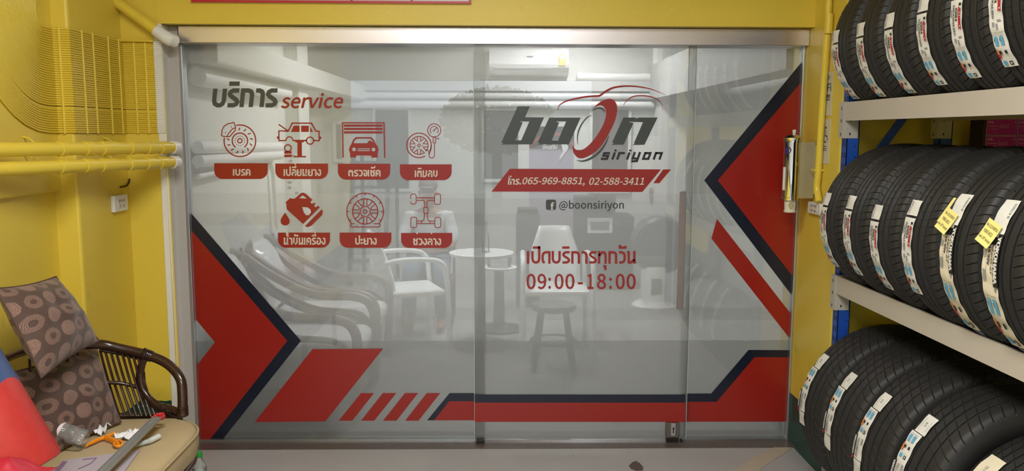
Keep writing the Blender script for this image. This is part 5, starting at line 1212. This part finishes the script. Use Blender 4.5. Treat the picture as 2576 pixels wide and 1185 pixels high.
# rattan armchairs with wrapped cushions
def rchair(label, x, y, pl):
    t = thing('rattan_armchair', label, 'armchair', (x, y, 0)); g = mat('interior rattan', rgb(122, 112, 106), .45) if 'interior rattan' not in bpy.data.materials else bpy.data.materials['interior rattan']
    def tb(n, pts, r): obj(n, MB().tube(smoothp([V((x + a_, y + b_, c_)) for a_, b_, c_ in pts], 5), r, 10), g, t)
    for s in (-.33, .33):
        tb('arm', [(-.42, s, .86), (-.25, s, .74), (0, s, .62), (.28, s, .60), (.38, s, .54), (.40, s, .40), (.38, s, 0)], .03)
        tb('arm_rail', [(-.44, s, .78), (-.25, s, .62), (0, s, .50), (.3, s, .46), (.36, s, .3)], .02); tb('leg', [(-.40, s, .5), (-.42, s, 0)], .025)
    tb('back_rail', [(-.42, -.33, .86), (-.52, 0, .96), (-.42, .33, .86)], .03)
    for k in range(7): yy = -.27 + k * .09; tb('slat', [(-.50 + .5 * yy * yy * 2, yy, .93), (-.38, yy, .42)], .01)
    mb = MB(); mb.box((x - .36, y - .29, .30), (x + .40, y + .29, .44)); c = obj('seat_cushion', mb, m_wrap, t); bv = c.modifiers.new('bevel', 'BEVEL'); bv.width = .06; bv.segments = 5
    c['label'] = 'pale seat cushion in clear plastic wrap'
    p = pillow('back_cushion', None, (x - .50, y - .27, .93), (x - .50, y + .27, .93), (x - .30, y + .27, .46), (x - .30, y - .27, .46), .10, m_wrap, cat=None, n=12, seam=False); p.parent = t; p.matrix_parent_inverse = Matrix.Translation(-t.location)
rchair('rattan armchair with a plastic wrapped cushion inside, farther of the two', -1.2, 5.74, 0)
rchair('rattan armchair with a plastic wrapped cushion inside, nearer behind the red chevron', -1.2, 4.98, 0)
# standee, cabinet, cooler, fan, counter things
a = at_y(1332, 318, 8.6); b = at_y(1442, 545, 8.6)
t = thing('display_stand', 'tall purple display stand with white lettering inside behind the logo', 'display', (a.x, 8.62, 0))
obj('panel', MB().box((a.x, 8.6, .0), (b.x, 8.64, a.z)), mat('purple display', rgb(176, 168, 190), .3), t)
zz = at_y(1380, 374, 8.6).z; obj('header_panel', MB().box((a.x, 8.592, zz), (b.x, 8.6, a.z)), mat('dark purple print', rgb(30, 20, 44), .3), t)
mb = MB(); P = [(a.x + (b.x - a.x) * u, zz + (a.z - zz) * (.15 + .55 * sin(pi * u))) for u in [q / 16 for q in range(17)]]; vs, fs = ribbon(P, .03); mb.add([(p.x, 8.5905, p.y) for p in vs], fs); obj('red_arc', mb, mat('red arc', rgb(150, 30, 50), .4), t)
fz = lambda x, y: at_y(x, y, 8.5895); mb = MB(); thai(mb, 'เก็บรักษาถ', fz, 1365, 1404, 361, 353, w=.2); thai(mb, 'มีไหนก็ไป', fz, 1365, 1402, 375, 366, w=.2); put_text(mb, 'YOKOHAMA', fz, 1419, 1441, 335, 331.5); obj('lettering', mb, m_wp, t)
mb = MB(); mb.add([fz(x, y) for x, y in ((1412, 360), (1420, 357), (1428, 366), (1430, 372), (1424, 382), (1412, 398), (1407, 405), (1409, 392), (1416, 382), (1414, 372))], [tuple(range(10))]); obj('white_figure', mb, m_wp, t)
def bx(name, label, cat, px0, py0, px1, py1, Y, d, m, z0=None, bev=.006):
    a = at_y(px0, py0, Y); b = at_y(px1, py1, Y); o = obj(name, MB().box((a.x, Y, b.z if z0 is None else z0), (b.x, Y + d, a.z)), m, bevel=bev); return tag(o, label, cat), a, b
cab, a, b = bx('cabinet', 'dark cabinet against the back wall inside, a white framed picture on its front', 'cabinet', 1412, 545, 1592, 720, 8.7, .5, m_dw, 0)
f = thing('picture_frame', 'white framed small picture on the dark cabinet front', 'picture', (0, 8.69, .8)); a = at_y(1478, 549, 8.69); b = at_y(1540, 586, 8.69)
obj('frame', MB().box((a.x, 8.68, b.z), (b.x, 8.7, a.z)), m_wp, f); obj('print', MB().box((a.x + .035, 8.676, b.z + .035), (b.x - .035, 8.681, a.z - .035)), mat('grey picture', rgb(120, 118, 118), .4), f)
bx('monitor', 'dark box shaped screen on the cabinet inside', 'screen', 1418, 493, 1548, 541, 8.75, .25, m_dw)
bx('water_cooler', 'bluish dark appliance standing left of the cabinet inside', 'appliance', 1300, 545, 1358, 700, 7.8, .4, mat('blue grey appliance', rgb(62, 70, 88), .35), 0)
bx('small_box', 'small dark box on top of the bluish appliance inside', 'box', 1303, 526, 1354, 544, 7.85, .25, m_dw)
bx('wall_speaker', 'rounded grey box on the interior back wall left of the door handle', 'speaker', 1636, 473, 1683, 507, 9.5, .1, mat('grey box', rgb(110, 110, 110), .5), None, .03)
fx, fy = at_z(1643, 772, 0).x, 7.8; zc = at_y(1655, 617, fy).z; fr_ = .275
t = thing('mist_fan', 'large round fan on a white base inside beside the door handle', 'fan', (fx, fy, 0))
obj('base', MB().lathe([(.0, .0), (.2, .0), (.21, .03), (.17, .06), (.13, .08), (.13, .34), (.11, .40), (.0, .41)], 32, (fx, fy, 0)), m_wp, t)
obj('control_panel', MB().box((fx - .05, fy - .134, .15), (fx + .05, fy - .12, .3)), mat('grey panel', rgb(120, 124, 124), .4), t)
hd = obj('fan_head', MB().lathe([(fr_ * .9, -.12), (fr_, -.08), (fr_, .08), (fr_ * .9, .12)], 40, (fx + .05, fy + .05, zc), (0, 1, 0)), mat('fan grey', rgb(84, 86, 88), .4), t)
mb = MB()
for k in range(1, 8): r_ = fr_ * k / 7.4; mb.tube([(fx + .05 + r_ * cos(R(a_)), fy - .07, zc + r_ * sin(R(a_))) for a_ in range(0, 361, 12)], .004, 5, caps=False)
obj('grille', mb, mat('grille', rgb(130, 132, 134), .4), hd)
# seated person with a cap
def skin(name, chains, m, parent=None, sub=2):
    vs = []; es = []; rs = []
    idx = {}
    for ch in chains:
        prev = None
        for p, r in ch:
            key = tuple(round(q, 4) for q in p)
            if key not in idx: idx[key] = len(vs); vs.append(p); rs.append(r)
            i_ = idx[key]
            if prev is not None and prev != i_: es.append((prev, i_))
            prev = i_
    me = bpy.data.meshes.new(name); me.from_pydata(vs, es, []); me.materials.append(m); o = bpy.data.objects.new(name, me); C.objects.link(o)
    md = o.modifiers.new('skin', 'SKIN'); md.use_smooth_shade = True
    for i_, r in enumerate(rs): me.skin_vertices[0].data[i_].radius = (r, r) if not isinstance(r, tuple) else r
    me.skin_vertices[0].data[0].use_root = True
    s_ = o.modifiers.new('sub', 'SUBSURF'); s_.levels = sub; s_.render_levels = sub
    if parent: o.parent = parent; o.matrix_parent_inverse = Matrix.Translation(-parent.location)
    return o
hx_, hy_ = at_y(1077, 490, 7.25).x, 7.25
X = lambda a_, b_, c_: (hx_ + a_, hy_ + b_, c_)
skn = mat('skin', rgb(150, 104, 82), .5); shirt = mat('pale shirt', rgb(196, 200, 206), .7); jean = mat('blue jeans', rgb(86, 106, 130), .8); capm = mat('cap', rgb(96, 84, 84), .7)
pr_ = thing('person', 'person seated inside wearing a cap, pale shirt and jeans, hands together in front', 'person', (hx_, hy_, 0))
pel = X(0, .08, .50)
chains = [[(pel, (.13, .11)), (X(0, .10, .64), (.125, .10)), (X(0, .10, .80), (.14, .10)), (X(0, .08, .93), (.11, .08)), (X(0, .06, 1.0), .05), (X(0, .03, 1.06), .055), (X(0, .01, 1.13), (.075, .09)), (X(0, .015, 1.20), (.065, .075))]]
for s in (-1, 1):
    chains.append([(X(0, .08, .93), (.11, .08)), (X(s * .17, .08, .92), .055), (X(s * .22, .0, .76), .045), (X(s * .20, -.06, .66), .038), (X(s * .08, -.20, .72), .028), (X(s * .035, -.24, .75), .026)])
    for fi, (dx, dz, L_) in enumerate(((-.012, .02, .06), (0, .008, .066), (.0, -.006, .062), (-.006, -.02, .05))): chains.append([(X(s * .035, -.24, .75), .026), (X(s * (.015 + fi * .002), -.265, .75 + dz), .009), (X(s * -.005, -.265 - L_ * .4, .75 + dz), .008)])
    chains.append([(X(s * .035, -.24, .75), .026), (X(s * .03, -.25, .785), .010), (X(s * .015, -.27, .80), .009)])
    chains.append([(pel, (.13, .11)), (X(s * .10, .0, .50), .085), (X(s * .13, -.36, .50), .06), (X(s * .13, -.38, .28), .05), (X(s * .13, -.36, .09), .035), (X(s * .13, -.40, .05), .04), (X(s * .13, -.52, .04), .03)])
body = skin('body', chains, skn, pr_)
skin('shirt', [[(X(0, .09, .56), (.14, .12)), (X(0, .10, .64), (.14, .115)), (X(0, .10, .80), (.155, .115)), (X(0, .08, .93), (.12, .09)), (X(0, .07, .97), .065)]] + [[(X(0, .08, .93), (.12, .09)), (X(s * .17, .08, .92), .068), (X(s * .22, .0, .76), .058), (X(s * .205, -.05, .68), .052)] for s in (-1, 1)], shirt, pr_)
skin('trousers', [[(X(0, .08, .52), (.14, .12)), (X(s * .10, .0, .50), .095), (X(s * .13, -.36, .50), .072), (X(s * .13, -.38, .28), .064), (X(s * .13, -.37, .12), .052)] for s in (-1, 1)], jean, pr_)
mb = MB(); mb.ball(X(0, .015, 1.205), (.086, .10, .075), 20); mb.ball(X(0, -.10, 1.19), (.06, .06, .010), 16); obj('cap', mb, capm, pr_)
mb = MB(); mb.ball(X(-.03, -.079, 1.14), .009, 10).ball(X(.03, -.079, 1.14), .009, 10); obj('eyes', mb, m_black, body)
mb = MB(); mb.ball(X(0, -.09, 1.118), (.011, .018, .016), 10); obj('nose', mb, skn, body)
mb = MB(); mb.ball(X(-.078, .02, 1.13), (.012, .02, .028), 10).ball(X(.078, .02, 1.13), (.012, .02, .028), 10); obj('ears', mb, skn, body)
mb = MB(); mb.ball(X(0, -.083, 1.088), (.022, .008, .005), 10); obj('mouth', mb, mat('lips', rgb(120, 70, 64), .5), body)
t = thing('chair', 'dark metal chair the seated person sits on inside', 'chair', (hx_, hy_, 0))
obj('seat', MB().box(X(-.22, -.2, .345), X(.22, .26, .38)), mat('maroon seat', rgb(96, 44, 48), .6), t, bevel=.01); obj('backrest', MB().box(X(-.22, .27, .6), X(.22, .30, .86)), m_dw, t, bevel=.01)
for sx_ in (-.21, .21):
    for sy_ in (-.18, .25): obj('leg', MB().tube([X(sx_, sy_, .40 if sy_ < 0 else .86), X(sx_, sy_, 0)], .012, 8), m_dw, t)

# ================================================================= the street behind the camera, seen in reflections
m_leaf = mat('leaves', rgb(84, 118, 56), .6, var=.4, vscale=9)
def tree(label, x, y, z0, r, n, seed):
    rnd = random.Random(seed); t = thing('street_tree', label, 'tree', (x, y, -.06)); mb = MB()
    for k in range(n):
        u, v, w_ = rnd.gauss(0, 1), rnd.gauss(0, 1), rnd.gauss(0, 1); L = sqrt(u * u + v * v + w_ * w_); q = r * rnd.uniform(.45, 1) ** .5
        c = V((x + u / L * q * 1.3, y + v / L * q * .7, z0 + w_ / L * q * .75)); a_ = V((rnd.uniform(-1, 1), rnd.uniform(-1, 1), rnd.uniform(-1, 1))).normalized() * .10; b_ = a_.orthogonal().normalized() * .05
        mb.add([c - a_, c + b_, c + a_, c - b_], [(0, 1, 2, 3)])
    obj('crown', mb, m_leaf, t); obj('trunk', MB().tube([(x, y, -.06), (x, y, z0)], .12, 10), mat('bark', rgb(90, 76, 60), .8), t)
tree('leafy street tree behind the camera, reflected left of the logo', .0, -11.0, 1.95, 1.05, 2600, 1)
tree('smaller leafy street tree behind the camera, left of the first', -5.4, -12.0, 2.6, 1.3, 1500, 2)
b_ = thing('street_building', 'pale pink building across the street, seen reflected at the right', 'building', (5.5, -14, -.06))
obj('wall', MB().box((2.6, -14.5, -.06), (9, -12.6, 5.2)), mat('pink render', rgb(206, 178, 170), .7), b_)
for k in range(2): obj('window', MB().box((3.1 + k * 1.9, -12.62, 1.6), (4.1 + k * 1.9, -12.55, 3.0)), mat('street window', rgb(90, 96, 104), .2), b_)
w_ = obj('wall', MB().box((-14, -13.6, -.06), (2.6, -13.4, 2.3)), mat('white street wall', rgb(226, 226, 224), .7)); w_.name = 'street_wall'; tag(w_, 'long white boundary wall across the street behind the camera', 'wall')
# ================================================================= light
w = bpy.data.worlds.new('world'); S.world = w; w.use_nodes = True
nt = w.node_tree; bg = nt.nodes['Background']; bg.inputs[0].default_value = (.80, .90, 1.0, 1); bg.inputs[1].default_value = 2.5
def area(name, loc, rot, sx, sy, e, col=(1, 1, 1)):
    l = bpy.data.lights.new(name, 'AREA'); l.shape = 'RECTANGLE'; l.size = sx; l.size_y = sy; l.energy = e; l.color = col
    o = bpy.data.objects.new(name, l); C.objects.link(o); o.location = loc; o.rotation_euler = rot; return o
p = area('doorway_daylight_portal', (.2, -2.62, 1.55), (R(90), 0, 0), 4.3, 3.05, 1); p.data.cycles.is_portal = True
p.rotation_euler = (R(90), 0, R(180)); p.rotation_euler = (R(90), 0, 0)
area('ceiling_area_light', (-.25, 1.6, 3.05), (0, 0, 0), 1.2, .25, 72, (1, .985, .96))
area('ceiling_area_light', (-.1, -.6, 3.05), (0, 0, 0), 1.2, .25, 66, (1, .985, .96))
area('ceiling_area_light', (0, -2.0, 3.05), (0, 0, 0), 1.2, .25, 24, (1, .99, 1))  # added lamp, brightens the rear lintel that the steel header mirrors
area('interior_tube_light', (-.3, 6.3, 2.93), (0, 0, 0), .3, 1.2, 66, (1, 1, 1))
area('interior_tube_light', (.9, 8.4, 2.93), (0, 0, 0), .3, 1.2, 66, (1, 1, 1))
S.view_settings.view_transform = 'Standard'; S.view_settings.look = 'None'; S.view_settings.exposure = 0.12; S.view_settings.gamma = 1; S.view_settings.use_curve_mapping = False
S.cycles.max_bounces = 10; S.cycles.transparent_max_bounces = 16; S.cycles.diffuse_bounces = 4; S.cycles.glossy_bounces = 4; S.cycles.sample_clamp_indirect = 6
S.cycles.caustics_reflective = False; S.cycles.caustics_refractive = False
